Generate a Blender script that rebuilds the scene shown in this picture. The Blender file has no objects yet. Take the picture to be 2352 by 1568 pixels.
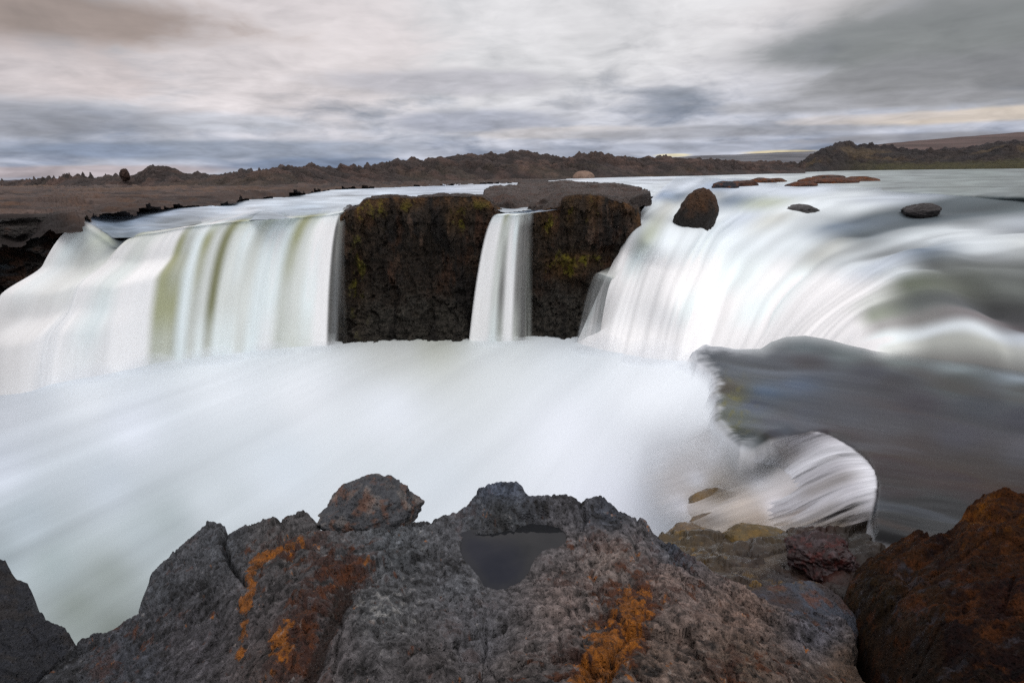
import bpy, math
import numpy as np
from mathutils import Matrix

# ------------------------------------------------------------------ camera
SC = bpy.context.scene
CX, CY, F, H = 1176.0, 784.0, 1307.0, 1.5        # survey frame the measurements were taken in (2352 wide)
PITCH, ROLL = math.radians(16.65), math.radians(-1.05)
cam_d = bpy.data.cameras.new('camera')
cam_d.sensor_width = 36.0
cam_d.lens = 36.0 * F / 2352.0
cam_d.clip_start = 0.05
cam_d.clip_end = 8000
cam = bpy.data.objects.new('camera', cam_d)
SC.collection.objects.link(cam)
MC = Matrix.Rotation(math.pi/2 - PITCH, 4, 'X') @ Matrix.Rotation(ROLL, 4, 'Z')
cam.matrix_world = Matrix.Translation((0, 0, H)) @ MC
SC.camera = cam
M3 = np.array(MC.to_3x3())

# ------------------------------------------------------------------ exposure, sun, sky
SC.view_settings.view_transform = 'Standard'
SC.view_settings.look = 'None'
SC.view_settings.exposure = 0.0
SC.view_settings.gamma = 1.0
SUN_EL, SUN_AZ = math.radians(50), math.radians(155)     # azimuth from +Y towards +X
sd = bpy.data.lights.new('sun', 'SUN')
sd.energy = 1.0
sd.angle = math.radians(35)
sd.color = (1.0, 0.985, 0.965)
sun = bpy.data.objects.new('sun', sd)
SC.collection.objects.link(sun)
sun.rotation_euler = (math.pi/2 - SUN_EL, 0, -SUN_AZ + math.pi)
SC.cycles.use_denoising = False
SC.cycles.volume_bounces = 2
SC.cycles.max_bounces = 6
SC.cycles.transparent_max_bounces = 12
SC.cycles.sample_clamp_indirect = 6


def lin(c):
    c = np.asarray(c, float) / 255.0
    return np.where(c <= 0.04045, c/12.92, ((c+0.055)/1.055)**2.4)


def ray(px, py):
    v = np.stack([(np.asarray(px, float)-CX)/F, -(np.asarray(py, float)-CY)/F, -np.ones_like(np.asarray(px, float)+np.asarray(py, float))], -1)
    return v @ M3.T


def on_z(px, py, z):
    px, py, z = np.broadcast_arrays(np.asarray(px, float), np.asarray(py, float), np.asarray(z, float))
    d = ray(px, py)
    t = (z - H)/np.minimum(d[..., 2], -1e-4)
    return d*t[..., None] + np.array([0, 0, H])


def on_y(px, py, y):
    px, py, y = np.broadcast_arrays(np.asarray(px, float), np.asarray(py, float), np.asarray(y, float))
    d = ray(px, py)
    return d*(y/d[..., 1])[..., None] + np.array([0, 0, H])


def proj(p):
    q = (p - np.array([0, 0, H])) @ M3
    w = np.maximum(-q[..., 2], 1e-3)
    return CX + F*q[..., 0]/w, CY - F*q[..., 1]/w


class NT:
    """small node helper"""
    def __init__(s, tree):
        s.t = tree
        tree.nodes.clear()

    def n(s, kind, **kw):
        nd = s.t.nodes.new(kind)
        for k, v in kw.items():
            setattr(nd, k, v)
        return nd

    def set(s, sock, v):
        if isinstance(v, bpy.types.NodeSocket):
            s.t.links.new(v, sock)
        elif v is not None:
            if sock.type == 'RGBA' and len(v) == 3:
                v = tuple(v) + (1,)
            sock.default_value = v

    def math(s, op, a, b=None, c=None, clamp=False):
        nd = s.n('ShaderNodeMath', operation=op, use_clamp=clamp)
        for i, v in enumerate((a, b, c)):
            if v is not None:
                s.set(nd.inputs[i], v)
        return nd.outputs[0]

    def mix(s, f, a, b, mode='MIX'):
        nd = s.n('ShaderNodeMix', data_type='RGBA', blend_type=mode)
        s.set(nd.inputs[0], f); s.set(nd.inputs[6], a); s.set(nd.inputs[7], b)
        return nd.outputs[2]

    def mr(s, v, a, b, c=0.0, d=1.0, smooth=True):
        nd = s.n('ShaderNodeMapRange')
        if smooth:
            nd.interpolation_type = 'SMOOTHSTEP'
        s.set(nd.inputs[0], v)
        for i, q in enumerate((a, b, c, d)):
            s.set(nd.inputs[1+i], q)
        return nd.outputs[0]

    def noise(s, vec, scale, detail=4, rough=0.55, dist=0.0, dims='3D'):
        nd = s.n('ShaderNodeTexNoise', noise_dimensions=dims)
        s.set(nd.inputs['Vector'], vec)
        nd.inputs['Scale'].default_value = scale
        nd.inputs['Detail'].default_value = detail
        nd.inputs['Roughness'].default_value = rough
        nd.inputs['Distortion'].default_value = dist
        return nd.outputs[0]


# sky: Nishita air under an overcast deck of cloud, all as functions of the viewing direction
W = bpy.data.worlds.new('World')
SC.world = W
W.use_nodes = True
g = NT(W.node_tree)
out = g.n('ShaderNodeOutputWorld')
tc = g.n('ShaderNodeTexCoord').outputs['Generated']
sky = g.n('ShaderNodeTexSky', sky_type='NISHITA', sun_disc=False)
sky.sun_elevation = SUN_EL
sky.sun_rotation = SUN_AZ
sky.air_density = 1.3
sky.dust_density = 2.0
nishita = g.mix(1.0, sky.outputs[0], (0.10, 0.10, 0.10), 'MULTIPLY')
sep = g.n('ShaderNodeSeparateXYZ'); g.set(sep.inputs[0], tc)
X, Y, Z = sep.outputs
az = g.math('ARCTAN2', X, Y)
el = g.math('ARCSINE', Z)
# angular coordinates with strong horizontal stretch low down
inv = g.math('DIVIDE', 1.0, g.math('ADD', g.math('MAXIMUM', Z, 0.0), 0.10))
comb = g.n('ShaderNodeCombineXYZ')
g.set(comb.inputs[0], g.math('MULTIPLY', X, inv)); g.set(comb.inputs[1], g.math('MULTIPLY', Y, inv))
deck = comb.outputs[0]
comb2 = g.n('ShaderNodeCombineXYZ')
g.set(comb2.inputs[0], az); g.set(comb2.inputs[1], g.math('MULTIPLY', g.math('POWER', g.math('MAXIMUM', el, 0.001), 0.8), 2.3))
band = comb2.outputs[0]
n_big = g.noise(deck, 0.55, 5, 0.55, 0.6)
wn = g.n('ShaderNodeTexNoise'); g.set(wn.inputs['Vector'], band); wn.inputs['Scale'].default_value = 4.5; wn.inputs['Detail'].default_value = 3
wsub = g.n('ShaderNodeVectorMath', operation='SUBTRACT'); g.set(wsub.inputs[0], wn.outputs['Color']); wsub.inputs[1].default_value = (.5, .5, .5)
wsc = g.n('ShaderNodeVectorMath', operation='SCALE'); g.set(wsc.inputs[0], wsub.outputs[0]); wsc.inputs['Scale'].default_value = .15
wad = g.n('ShaderNodeVectorMath', operation='ADD'); g.set(wad.inputs[0], band); g.set(wad.inputs[1], wsc.outputs[0])
band = wad.outputs[0]
n_mid = g.noise(band, 4.2, 6, 0.52, 0.2)
n_fin = g.noise(band, 10.0, 7, 0.56, 0.3)
cl = g.math('ADD', g.math('MULTIPLY', n_mid, 0.55), g.math('ADD', g.math('MULTIPLY', n_big, 0.2), g.math('MULTIPLY', n_fin, 0.25)))
light_up = g.mr(el, 0.0, 0.22)
bright = g.mix(light_up, lin((196, 200, 214)), lin((226, 221, 222)))
dark = g.mix(light_up, lin((108, 124, 152)), lin((182, 183, 188)))
col = g.mix(g.mr(cl, 0.34, 0.56), dark, bright)


def sky_spot(col, px, py, rx, ry, c, k, soft=0.35, lo=0.25, hi=0.75):
    d = ray(px, py); d = d/np.linalg.norm(d)
    a0, e0 = math.atan2(d[0], d[1]), math.asin(d[2])
    dx = g.math('DIVIDE', g.math('SUBTRACT', az, a0), rx/F)
    dy = g.math('DIVIDE', g.math('SUBTRACT', el, e0), ry/F)
    r2 = g.math('ADD', g.math('MULTIPLY', dx, dx), g.math('MULTIPLY', dy, dy))
    m = g.math('EXPONENT', g.math('MULTIPLY', r2, -1.0))
    m = g.math('ADD', m, g.math('MULTIPLY', g.math('SUBTRACT', g.math('ADD', g.math('MULTIPLY', n_mid, 0.6), g.math('MULTIPLY', n_fin, 0.4)), 0.5), 4.2*soft))
    m = g.math('MULTIPLY', g.mr(m, lo, hi), g.mr(r2, 3.5, 1.0))
    return g.mix(g.math('MULTIPLY', m, k), col, lin(c))


for s in [
    (1150, 40, 560, 190, (226, 225, 227), .8),
    (650, 110, 360, 170, (224, 214, 214), .75),
    (-60, 10, 420, 60, (156, 140, 132), .95),
    (60, 150, 220, 60, (196, 182, 180), .6),
    (20, 275, 330, 34, (150, 152, 163), .8),
    (120, 395, 300, 12, (176, 160, 160), .7),
    (500, 345, 430, 22, (120, 134, 156), .7),
    (740, 378, 210, 16, (100, 118, 146), .8),
    (230, 345, 120, 16, (142, 156, 182), .6),
    (560, 285, 170, 20, (196, 200, 212), .6),
    (1030, 190, 300, 30, (186, 184, 192), .8),
    (1090, 280, 210, 26, (158, 162, 178), .8),
    (1300, 305, 260, 14, (205, 198, 196), .6),
    (1560, 340, 480, 12, (160, 166, 182), .7),
    (1700, 300, 420, 14, (158, 160, 170), .75),
    (2050, 318, 220, 10, (150, 150, 158), .8),
    (2150, 90, 330, 55, (128, 131, 134), .95),
    (2420, 40, 380, 130, (132, 134, 134), .9),
    (2280, 175, 340, 50, (138, 138, 142), .9),
    (1950, 235, 300, 16, (160, 160, 166), .7),
    (2300, 262, 260, 13, (220, 204, 186), .7),
    (1950, 275, 180, 10, (204, 196, 194), .6),
    (1545, 357, 40, 4, (236, 226, 196), 1.0),
    (1800, 349, 75, 4, (222, 208, 176), 1.0),
]:
    col = sky_spot(col, *s)
wisp = g.math('ADD', g.math('MULTIPLY', g.math('SUBTRACT', n_fin, 0.5), 0.50), g.math('MULTIPLY', g.math('SUBTRACT', n_mid, 0.5), 0.45))
comb3 = g.n('ShaderNodeCombineXYZ')
g.set(comb3.inputs[0], az); g.set(comb3.inputs[1], g.math('MULTIPLY', el, 5.0))
n_low = g.noise(comb3.outputs[0], 15.0, 6, 0.58, 0.4)
wisp = g.math('ADD', wisp, g.math('MULTIPLY', g.math('SUBTRACT', n_low, 0.5), g.mr(el, 0.02, 0.2, 1.15, 0.25)))
wv = g.n('ShaderNodeVectorMath', operation='SCALE'); g.set(wv.inputs[0], col); g.set(wv.inputs['Scale'], g.math('ADD', wisp, 1.0))
col = wv.outputs[0]
# the deck is brighter overhead than near the horizon (overcast law)
over = g.mr(el, 0.5, 1.25, 1.0, 1.85)
sc_ = g.n('ShaderNodeVectorMath', operation='SCALE'); g.set(sc_.inputs[0], col); g.set(sc_.inputs['Scale'], over)
deckcol = g.mix(0.06, sc_.outputs[0], nishita)
below = g.mr(Z, -0.02, 0.0)
deckcol = g.mix(below, (0.10, 0.10, 0.10), deckcol)
bg = g.n('ShaderNodeBackground'); g.set(bg.inputs[0], deckcol); bg.inputs[1].default_value = 1.0
g.t.links.new(bg.outputs[0], out.inputs[0])

# ------------------------------------------------------------------ numeric helpers
_rng = np.random.RandomState(7)
_perm = _rng.permutation(256).astype(np.int32)
_perm = np.concatenate([_perm, _perm, _perm])
_grad = _rng.normal(size=(256, 3)); _grad /= np.linalg.norm(_grad, axis=1)[:, None]
_jit = _rng.rand(256, 3)


def perlin(p):
    shp = p.shape[:-1]
    p = p.reshape(-1, 3)
    i = np.floor(p).astype(np.int64); f = p - i; i &= 255
    u = f*f*f*(f*(f*6-15)+10)
    r = np.zeros(len(p))
    for dx in (0, 1):
        wx = u[:, 0] if dx else 1-u[:, 0]
        for dy in (0, 1):
            wy = u[:, 1] if dy else 1-u[:, 1]
            for dz in (0, 1):
                wz = u[:, 2] if dz else 1-u[:, 2]
                h = _perm[_perm[_perm[(i[:, 0]+dx) & 255] + ((i[:, 1]+dy) & 255)] + ((i[:, 2]+dz) & 255)]
                gr = _grad[h]
                r += wx*wy*wz*(gr[:, 0]*(f[:, 0]-dx) + gr[:, 1]*(f[:, 1]-dy) + gr[:, 2]*(f[:, 2]-dz))
    return (r*1.5).reshape(shp)


def fbm(p, scale, octs=4, gain=0.5, off=0.0, ridged=False):
    q = p*scale + off
    a, s, tot = 1.0, 0.0, 0.0
    for _ in range(octs):
        n = perlin(q)
        if ridged:
            n = 0.5 - np.abs(n)*1.6
        s = s + a*n; tot += a
        a *= gain; q = q*2.03 + 17.3
    return s/tot


def worley(p, scale, off=0.0, flat=False, facet=False):
    """F1, F2 and cell id (0..1) of a jittered grid; flat: 2D in xy"""
    shp = p.shape[:-1]
    p = (p*scale + off).reshape(-1, 3)
    if flat:
        p = p*np.array([1, 1, 0])
    i = np.floor(p).astype(np.int64)
    f1 = np.full(len(p), 9.0); f2 = f1.copy(); idc = np.zeros(len(p)); pl = np.zeros(len(p))
    for dx in (-1, 0, 1):
        for dy in (-1, 0, 1):
            for dz in ((0,) if flat else (-1, 0, 1)):
                c = i + np.array([dx, dy, dz])
                h = _perm[_perm[_perm[c[:, 0] & 255] + (c[:, 1] & 255)] + (c[:, 2] & 255)]
                j = _jit[h]*(np.array([1, 1, 0]) if flat else 1)
                dv = c + j - p
                d = np.sqrt((dv**2).sum(1))
                m = d < f1
                if facet:
                    pl = np.where(m, dv[:, 0]*_grad[h][:, 0] + dv[:, 1]*_grad[h][:, 1], pl)
                f2 = np.where(m, f1, np.minimum(f2, d))
                idc = np.where(m, h/255.0, idc)
                f1 = np.where(m, d, f1)
    if facet:
        return pl.reshape(shp)
    return f1.reshape(shp), f2.reshape(shp), idc.reshape(shp)


def tps(pts):
    a = np.array(pts, float)
    x = a[:, :2]/500.0; v = a[:, 2]
    def K(r2): return 0.5*r2*np.log(r2+1e-9)
    n = len(a)
    d2 = ((x[:, None]-x[None])**2).sum(-1)
    A = np.zeros((n+3, n+3))
    A[:n, :n] = K(d2) + np.eye(n)*1e-4
    A[:n, n] = 1; A[:n, n+1:] = x; A[n, :n] = 1; A[n+1:, :n] = x.T
    w = np.linalg.solve(A, np.concatenate([v, np.zeros(3)]))
    def f(px, py):
        px, py = np.broadcast_arrays(np.asarray(px, float), np.asarray(py, float))
        q = np.stack([px.ravel(), py.ravel()], 1)/500.0
        r = w[n] + q @ w[n+1:]
        for k in range(n):
            r = r + w[k]*K(((q-x[k])**2).sum(1))
        return r.reshape(px.shape)
    return f


def shep(pts, px, py, sx=1.0, sy=1.0, pw=2.4):
    """colour field from scattered samples (x, y, colour)"""
    num = 0; den = 0
    for x, y, c in pts:
        d2 = ((px-x)*sx)**2 + ((py-y)*sy)**2 + 60.0
        w = d2**(-pw/2)
        num = num + w[..., None]*np.asarray(c, float); den = den + w
    return num/den[..., None]


def sdf(px, py, poly):
    """negative inside"""
    poly = np.array(poly, float)
    d = np.full(px.shape, 1e18); ins = np.zeros(px.shape, bool)
    for k in range(len(poly)):
        a, b = poly[k-1], poly[k]
        ex, ey = b-a
        wx, wy = px-a[0], py-a[1]
        t = np.clip((wx*ex+wy*ey)/(ex*ex+ey*ey+1e-9), 0, 1)
        d = np.minimum(d, (wx-t*ex)**2+(wy-t*ey)**2)
        c = ((a[1] <= py) & (b[1] > py)) | ((b[1] <= py) & (a[1] > py))
        xi = a[0] + (py-a[1])/(ey if abs(ey) > 1e-9 else 1e-9)*ex
        ins ^= c & (px < xi)
    d = np.sqrt(d)
    return np.where(ins, -d, d)


def line_d(px, py, pts):
    pts = np.array(pts, float); d = np.full(px.shape, 1e18)
    for a, b in zip(pts[:-1], pts[1:]):
        e = b-a
        t = np.clip(((px-a[0])*e[0]+(py-a[1])*e[1])/(e@e), 0, 1)
        d = np.minimum(d, (px-a[0]-t*e[0])**2+(py-a[1]-t*e[1])**2)
    return np.sqrt(d)


def ss(x, a, b):
    t = np.clip((x-a)/(b-a), 0, 1)
    return t*t*(3-2*t)


def mixc(a, b, t):
    return a + (np.asarray(b)-a)*np.asarray(t)[..., None]


def catmull(P, n, axis=0, linear=False):
    """resample control array P along an axis to n samples"""
    P = np.moveaxis(P, axis, 0)
    m = len(P)
    t = np.linspace(0, m-1, n)
    i = np.minimum(t.astype(int), m-2); f = (t-i).reshape((-1,)+(1,)*(P.ndim-1))
    p1, p2 = P[i], P[i+1]
    if linear:
        f = f*f*(3-2*f)
        r = p1+(p2-p1)*f
    else:
        p0 = np.where((i > 0).reshape(f.shape), P[np.maximum(i-1, 0)], 2*p1-p2)
        p3 = np.where((i+2 < m).reshape(f.shape), P[np.minimum(i+2, m-1)], 2*p2-p1)
        r = 0.5*((2*p1)+(-p0+p2)*f+(2*p0-5*p1+4*p2-p3)*f*f+(-p0+3*p1-3*p2+p3)*f**3)
    return np.moveaxis(r, 0, axis)


def grid_normals(P):
    a = np.gradient(P, axis=0); b = np.gradient(P, axis=1)
    n = np.cross(a, b)
    return n/(np.linalg.norm(n, axis=-1, keepdims=True)+1e-12)


# ------------------------------------------------------------------ object helpers
def tag(o, label=None, cat=None, group=None, kind=None):
    if label: o['label'] = label
    if cat: o['category'] = cat
    if group: o['group'] = group
    if kind: o['kind'] = kind
    return o


def mesh_obj(name, verts, faces, mat, col=None, alpha=None, uv=None, parent=None, smooth=True):
    me = bpy.data.meshes.new(name)
    v = np.ascontiguousarray(verts.reshape(-1, 3), np.float32)
    faces = np.ascontiguousarray(faces, np.int32)
    k = faces.shape[1]
    me.vertices.add(len(v)); me.vertices.foreach_set('co', v.ravel())
    me.loops.add(faces.size); me.loops.foreach_set('vertex_index', faces.ravel())
    me.polygons.add(len(faces))
    me.polygons.foreach_set('loop_start', np.arange(0, faces.size, k, dtype=np.int32))
    me.polygons.foreach_set('loop_total', np.full(len(faces), k, np.int32))
    me.polygons.foreach_set('use_smooth', np.full(len(faces), smooth, bool))
    if col is not None:
        at = me.attributes.new('Col', 'FLOAT_COLOR', 'POINT')
        c = np.ones((len(v), 4), np.float32)
        c[:, :3] = col.reshape(-1, 3)
        if alpha is not None:
            c[:, 3] = alpha.ravel()
        at.data.foreach_set('color', c.ravel())
    if uv is not None:
        at = me.attributes.new('flow', 'FLOAT_VECTOR', 'POINT')
        w = np.zeros((len(v), 3), np.float32); w[:, :2] = uv.reshape(-1, 2)
        at.data.foreach_set('vector', w.ravel())
    me.update(); me.validate()
    me.materials.append(mat)
    o = bpy.data.objects.new(name, me)
    SC.collection.objects.link(o)
    if parent: o.parent = parent
    return o


def grid_faces(nr, nc, keep=None, flip=False):
    idx = np.arange(nr*nc).reshape(nr, nc)
    a, b, c, d = idx[:-1, :-1], idx[:-1, 1:], idx[1:, 1:], idx[1:, :-1]
    f = np.stack([a, b, c, d] if not flip else [a, d, c, b], -1)
    if keep is not None:
        k = keep[:-1, :-1] & keep[:-1, 1:] & keep[1:, 1:] & keep[1:, :-1]
        f = f[k]
    return f.reshape(-1, 4)


def compact(verts, faces, *att):
    used = np.unique(faces)
    m = np.full(verts.reshape(-1, 3).shape[0], -1); m[used] = np.arange(len(used))
    r = [verts.reshape(-1, 3)[used], m[faces]]
    for a in att:
        r.append(None if a is None else a.reshape(verts.reshape(-1, 3).shape[0], -1)[used])
    return r


def grid_obj(name, P, mat, col=None, alpha=None, uv=None, keep=None, parent=None):
    n = grid_normals(P)
    flip = n[..., 2].mean() < 0
    f = grid_faces(P.shape[0], P.shape[1], keep, flip)
    v, f, c, a, w = compact(P, f, col, alpha, uv)
    return mesh_obj(name, v, f, mat, c, a, w, parent)


# ------------------------------------------------------------------ materials
def rock_material(name, scale, bump=0.5, rough=(0.6, 0.95), vary=0.5, speck=0.0, dist=0.02, pits=True, spec=0.3):
    m = bpy.data.materials.new(name); m.use_nodes = True
    g = NT(m.node_tree)
    o = g.n('ShaderNodeOutputMaterial'); b = g.n('ShaderNodeBsdfPrincipled')
    at = g.n('ShaderNodeAttribute', attribute_name='Col')
    pos = g.n('ShaderNodeNewGeometry').outputs['Position']
    n1 = g.noise(pos, scale, 6, 0.62)
    n2 = g.noise(pos, scale*5.5, 5, 0.65)
    v = g.n('ShaderNodeTexVoronoi', feature='F1'); g.set(v.inputs['Vector'], pos); v.inputs['Scale'].default_value = scale*3.2
    f = g.math('ADD', g.math('MULTIPLY', g.math('SUBTRACT', n1, 0.5), 2.2*vary), g.math('MULTIPLY', g.math('SUBTRACT', n2, 0.5), 2.0*vary))
    f = g.math('MAXIMUM', g.math('ADD', f, 1.0), 0.2)
    sc = g.n('ShaderNodeVectorMath', operation='SCALE'); g.set(sc.inputs[0], at.outputs['Color']); g.set(sc.inputs['Scale'], f)
    c = sc.outputs[0]
    if speck:
        sp = g.mr(g.noise(pos, scale*14, 2, 0.5), 0.66, 0.74)
        c = g.mix(g.math('MULTIPLY', sp, speck), c, (0.34, 0.31, 0.29))
    g.set(b.inputs['Base Color'], c)
    g.set(b.inputs['Roughness'], g.mr(n1, 0.3, 0.7, rough[0], rough[1]))
    b.inputs['Specular IOR Level'].default_value = spec
    h = g.math('ADD', g.math('MULTIPLY', n1, 1.0), g.math('MULTIPLY', n2, 0.45))
    if pits:
        h = g.math('ADD', h, g.math('MULTIPLY', g.mr(v.outputs['Distance'], 0.1, 0.45), 0.35))
    bp = g.n('ShaderNodeBump'); bp.inputs['Strength'].default_value = bump; bp.inputs['Distance'].default_value = dist
    g.set(bp.inputs['Height'], h)
    g.set(b.inputs['Normal'], bp.outputs[0])
    g.t.links.new(b.outputs[0], o.inputs[0])
    return m


def water_material(name, su, sv, streak=0.12, rough=0.45, spec=0.35, bump=0.3, dist=0.03, foam=0.0, alpha=True, fray=7.0, fine=0.35, det=3):
    """silky moving water: colour from foam content and, on river and shelf, painted sky highlights, strands drawn out along the flow"""
    m = bpy.data.materials.new(name); m.use_nodes = True
    g = NT(m.node_tree)
    o = g.n('ShaderNodeOutputMaterial'); b = g.n('ShaderNodeBsdfPrincipled')
    at = g.n('ShaderNodeAttribute', attribute_name='Col')
    fl = g.n('ShaderNodeAttribute', attribute_name='flow').outputs['Vector']
    mp = g.n('ShaderNodeMapping'); g.set(mp.inputs['Vector'], fl); mp.inputs['Scale'].default_value = (su, sv, 1)
    mp2 = g.n('ShaderNodeMapping'); g.set(mp2.inputs['Vector'], fl); mp2.inputs['Scale'].default_value = (su*3.7, sv*1.6, 1)
    n1 = g.noise(mp.outputs[0], 1.0, det, 0.5, 0.25)
    n2 = g.noise(mp2.outputs[0], 1.0, 2, 0.5, 0.1)
    s = g.math('ADD', g.math('MULTIPLY', n1, 1.0-fine), g.math('MULTIPLY', n2, fine))
    f = g.math('ADD', g.math('MULTIPLY', g.math('SUBTRACT', s, 0.5), 4*streak), 1.0)
    sc = g.n('ShaderNodeVectorMath', operation='SCALE'); g.set(sc.inputs[0], at.outputs['Color']); g.set(sc.inputs['Scale'], f)
    c = sc.outputs[0]
    if foam:
        c = g.mix(g.math('MULTIPLY', g.mr(s, 0.52, 0.66), foam), c, (0.78, 0.80, 0.82))
    g.set(b.inputs['Base Color'], c)
    b.inputs['Roughness'].default_value = rough
    b.inputs['Specular IOR Level'].default_value = spec
    bp = g.n('ShaderNodeBump'); bp.inputs['Strength'].default_value = bump; bp.inputs['Distance'].default_value = dist
    g.set(bp.inputs['Height'], s); g.set(b.inputs['Normal'], bp.outputs[0])
    if alpha:
        a = g.math('SUBTRACT', 1.0, at.outputs['Alpha'])
        a2 = g.math('MULTIPLY', g.math('MULTIPLY', at.outputs['Alpha'], a), g.math('MULTIPLY', g.math('SUBTRACT', s, 0.5), fray))
        g.set(b.inputs['Alpha'], g.math('ADD', at.outputs['Alpha'], a2, clamp=True))
    g.t.links.new(b.outputs[0], o.inputs[0])
    return m


M_ROCK = rock_material('basalt', 18, 1.0, (0.5, 0.95), 0.75, 0.5, 0.03)
M_MOSSR = rock_material('mossy_basalt', 20, 1.0, (0.8, 1.0), 0.85, 0.03, 0.03, spec=0.12)
M_CLIFF = rock_material('cliff_basalt', 2.6, 1.0, (0.5, 0.9), 0.8, 0.0, 0.25)
M_BANK = rock_material('bank_basalt', 1.6, 0.8, (0.7, 1.0), 0.45, 0.0, 0.15)
M_RIDGE = rock_material('lava_rubble', 0.8, 1.0, (0.8, 1.0), 0.95, 0.0, 0.5)
M_HILL = rock_material('far_heath', 0.02, 0.1, (0.9, 1.0), 0.25, 0.0, 0.5, pits=False)
M_WET = rock_material('wet_basalt', 9, 0.7, (0.25, 0.7), 0.45, 0.0, 0.02)
M_FALL = water_material('falling_water', 2.0, 0.06, 0.04, 0.6, 0.25, 0.25, 0.05)
M_FALLR = water_material('rushing_water', 0.7, 0.04, 0.035, 0.65, 0.15, 0.10, 0.05, fine=.12, det=1)
M_RIVER = water_material('river_water', 0.16, 1.3, 0.10, 0.4, 0.3, 0.25, 0.05, foam=0.08, alpha=False)
M_SHELF = water_material('shallow_water', 2.2, 0.18, 0.15, 0.38, 0.16, 0.2, 0.03)
M_POOL = water_material('pool_water', 0.55, 0.06, 0.035, 0.6, 0.2, 0.2, 0.05, alpha=False)
M_CASC = water_material('cascade_water', 6.0, 0.4, 0.09, 0.5, 0.25, 0.3, 0.03, fray=2.5)

EH, EV = 1.02, 0.80       # diffuse light reaching level and upright faces, used to turn seen colours into albedo


def alb(c, e=EH):
    return np.minimum(lin(c)/e, 0.93)


# ------------------------------------------------------------------ ground sheet to the horizon
bm = np.array([[-4000, -600, -7.5], [4000, -600, -7.5], [4000, 5000, -7.5], [-4000, 5000, -7.5]], float)
g0 = mesh_obj('ground', bm, np.array([[0, 1, 2, 3]]), M_HILL, np.tile(np.array([.05, .045, .04]), (4, 1)))
tag(g0, kind='structure')

ZP = -5.5                 # plunge pool level
# ------------------------------------------------------------------ plunge pool
xs = np.concatenate([np.linspace(-1400, -60, 60), np.linspace(-50, 2000, 420), np.linspace(2010, 2600, 20)])
ys = np.concatenate([np.linspace(765, 1000, 150), np.linspace(1003, 1700, 150), np.linspace(1720, 2600, 20)])
PX, PY = np.meshgrid(xs, ys)
P = on_z(PX, PY, ZP)
wht, = [alb((226, 231, 236))]
pcol = shep([
    (1150, 805, alb((214, 219, 220))), (900, 800, alb((205, 208, 205))), (1000, 790, alb((196, 199, 190))), (1320, 800, alb((222, 228, 232))),
    (500, 870, wht), (200, 900, wht), (0, 930, alb((214, 219, 226))), (1500, 900, alb((232, 236, 240))), (1300, 1000, alb((230, 234, 240))), (900, 950, alb((222, 227, 232))),
    (700, 900, alb((226, 230, 234))), (1600, 1050, alb((234, 238, 242))), (1400, 1150, alb((228, 232, 240))), (1000, 1120, alb((210, 217, 222))),
    (650, 1080, alb((206, 214, 220))), (300, 980, alb((218, 224, 232))), (0, 1080, alb((206, 213, 222))), (500, 1150, alb((196, 204, 208))),
    (250, 1120, alb((192, 201, 208))), (60, 1200, alb((178, 189, 195))), (330, 1230, alb((170, 180, 183))), (120, 1300, alb((152, 163, 164))),
    (250, 1330, alb((148, 157, 154))), (380, 1200, alb((166, 176, 178))), (180, 1400, alb((138, 147, 142))), (0, 1290, alb((158, 169, 173))), (260, 1450, alb((128, 136, 131))), (-500, 1200, alb((180, 189, 195))),
    (850, 1110, alb((208, 215, 219)))], PX, PY)
pa, pb = on_z(60, 1330, ZP), on_z(760, 960, ZP)
fd = (pb-pa)[:2]; fd /= np.linalg.norm(fd)
U = P[..., 0]*fd[1] - P[..., 1]*fd[0]; V = P[..., 0]*fd[0] + P[..., 1]*fd[1]
wob = fbm(np.stack([U*0.12, V*0.05, U*0], -1), 1.0, 3)
U2 = U + 1.6*wob
q = np.stack([U2*0.55, V*0.045, U*0+3], -1)
st = fbm(q, 1.0, 4, 0.55)
near = ss(PY - 0.12*(PX-0), 980, 1250) * ss(-PX, -1100, -300)
pcol = pcol*(1 + (st*0.55)[..., None]*(0.22+0.85*near[..., None]))
pcol = np.clip(pcol*np.array([1.0, 1.03, 1.05]), 0, 0.93)
P[..., 2] += 0.10*fbm(np.stack([U2*0.35, V*0.08, U*0], -1), 1.0, 3)
pool = grid_obj('plunge_pool_water', P, M_POOL, pcol, None, np.stack([U2, V], -1))
tag(pool, kind='structure')

# ------------------------------------------------------------------ upper river
xs = np.concatenate([np.linspace(-300, 0, 20), np.linspace(10, 2352, 700), np.linspace(2360, 4200, 40)])
ys = np.concatenate([np.linspace(379, 380, 2), 380 + np.linspace(0.2, 1, 170)**1.5*150])
PX, PY = np.meshgrid(xs, ys)
tilt = (1176-PX)*math.tan(-ROLL)
PYt = PY + tilt + 0
river_edge = [(140, 520), (195, 512), (240, 535), (275, 562), (330, 534), (400, 524), (470, 512), (560, 507), (700, 501), (785, 490), (800, 475), (830, 470), (1130, 480),
              (1160, 490), (1230, 482), (1300, 470), (1440, 462), (1500, 452), (1560, 440), (1650, 436), (1730, 438), (1830, 445), (1940, 452), (2050, 461), (2190, 467), (2380, 479), (2600, 496), (4200, 570), (4200, 200), (0, 200), (0, 430)]
S = sdf(PX, PYt, river_edge)
def zy(px, py, y):
    return (px, py, float(on_y(px, py, y)[2])-.02)
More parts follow.
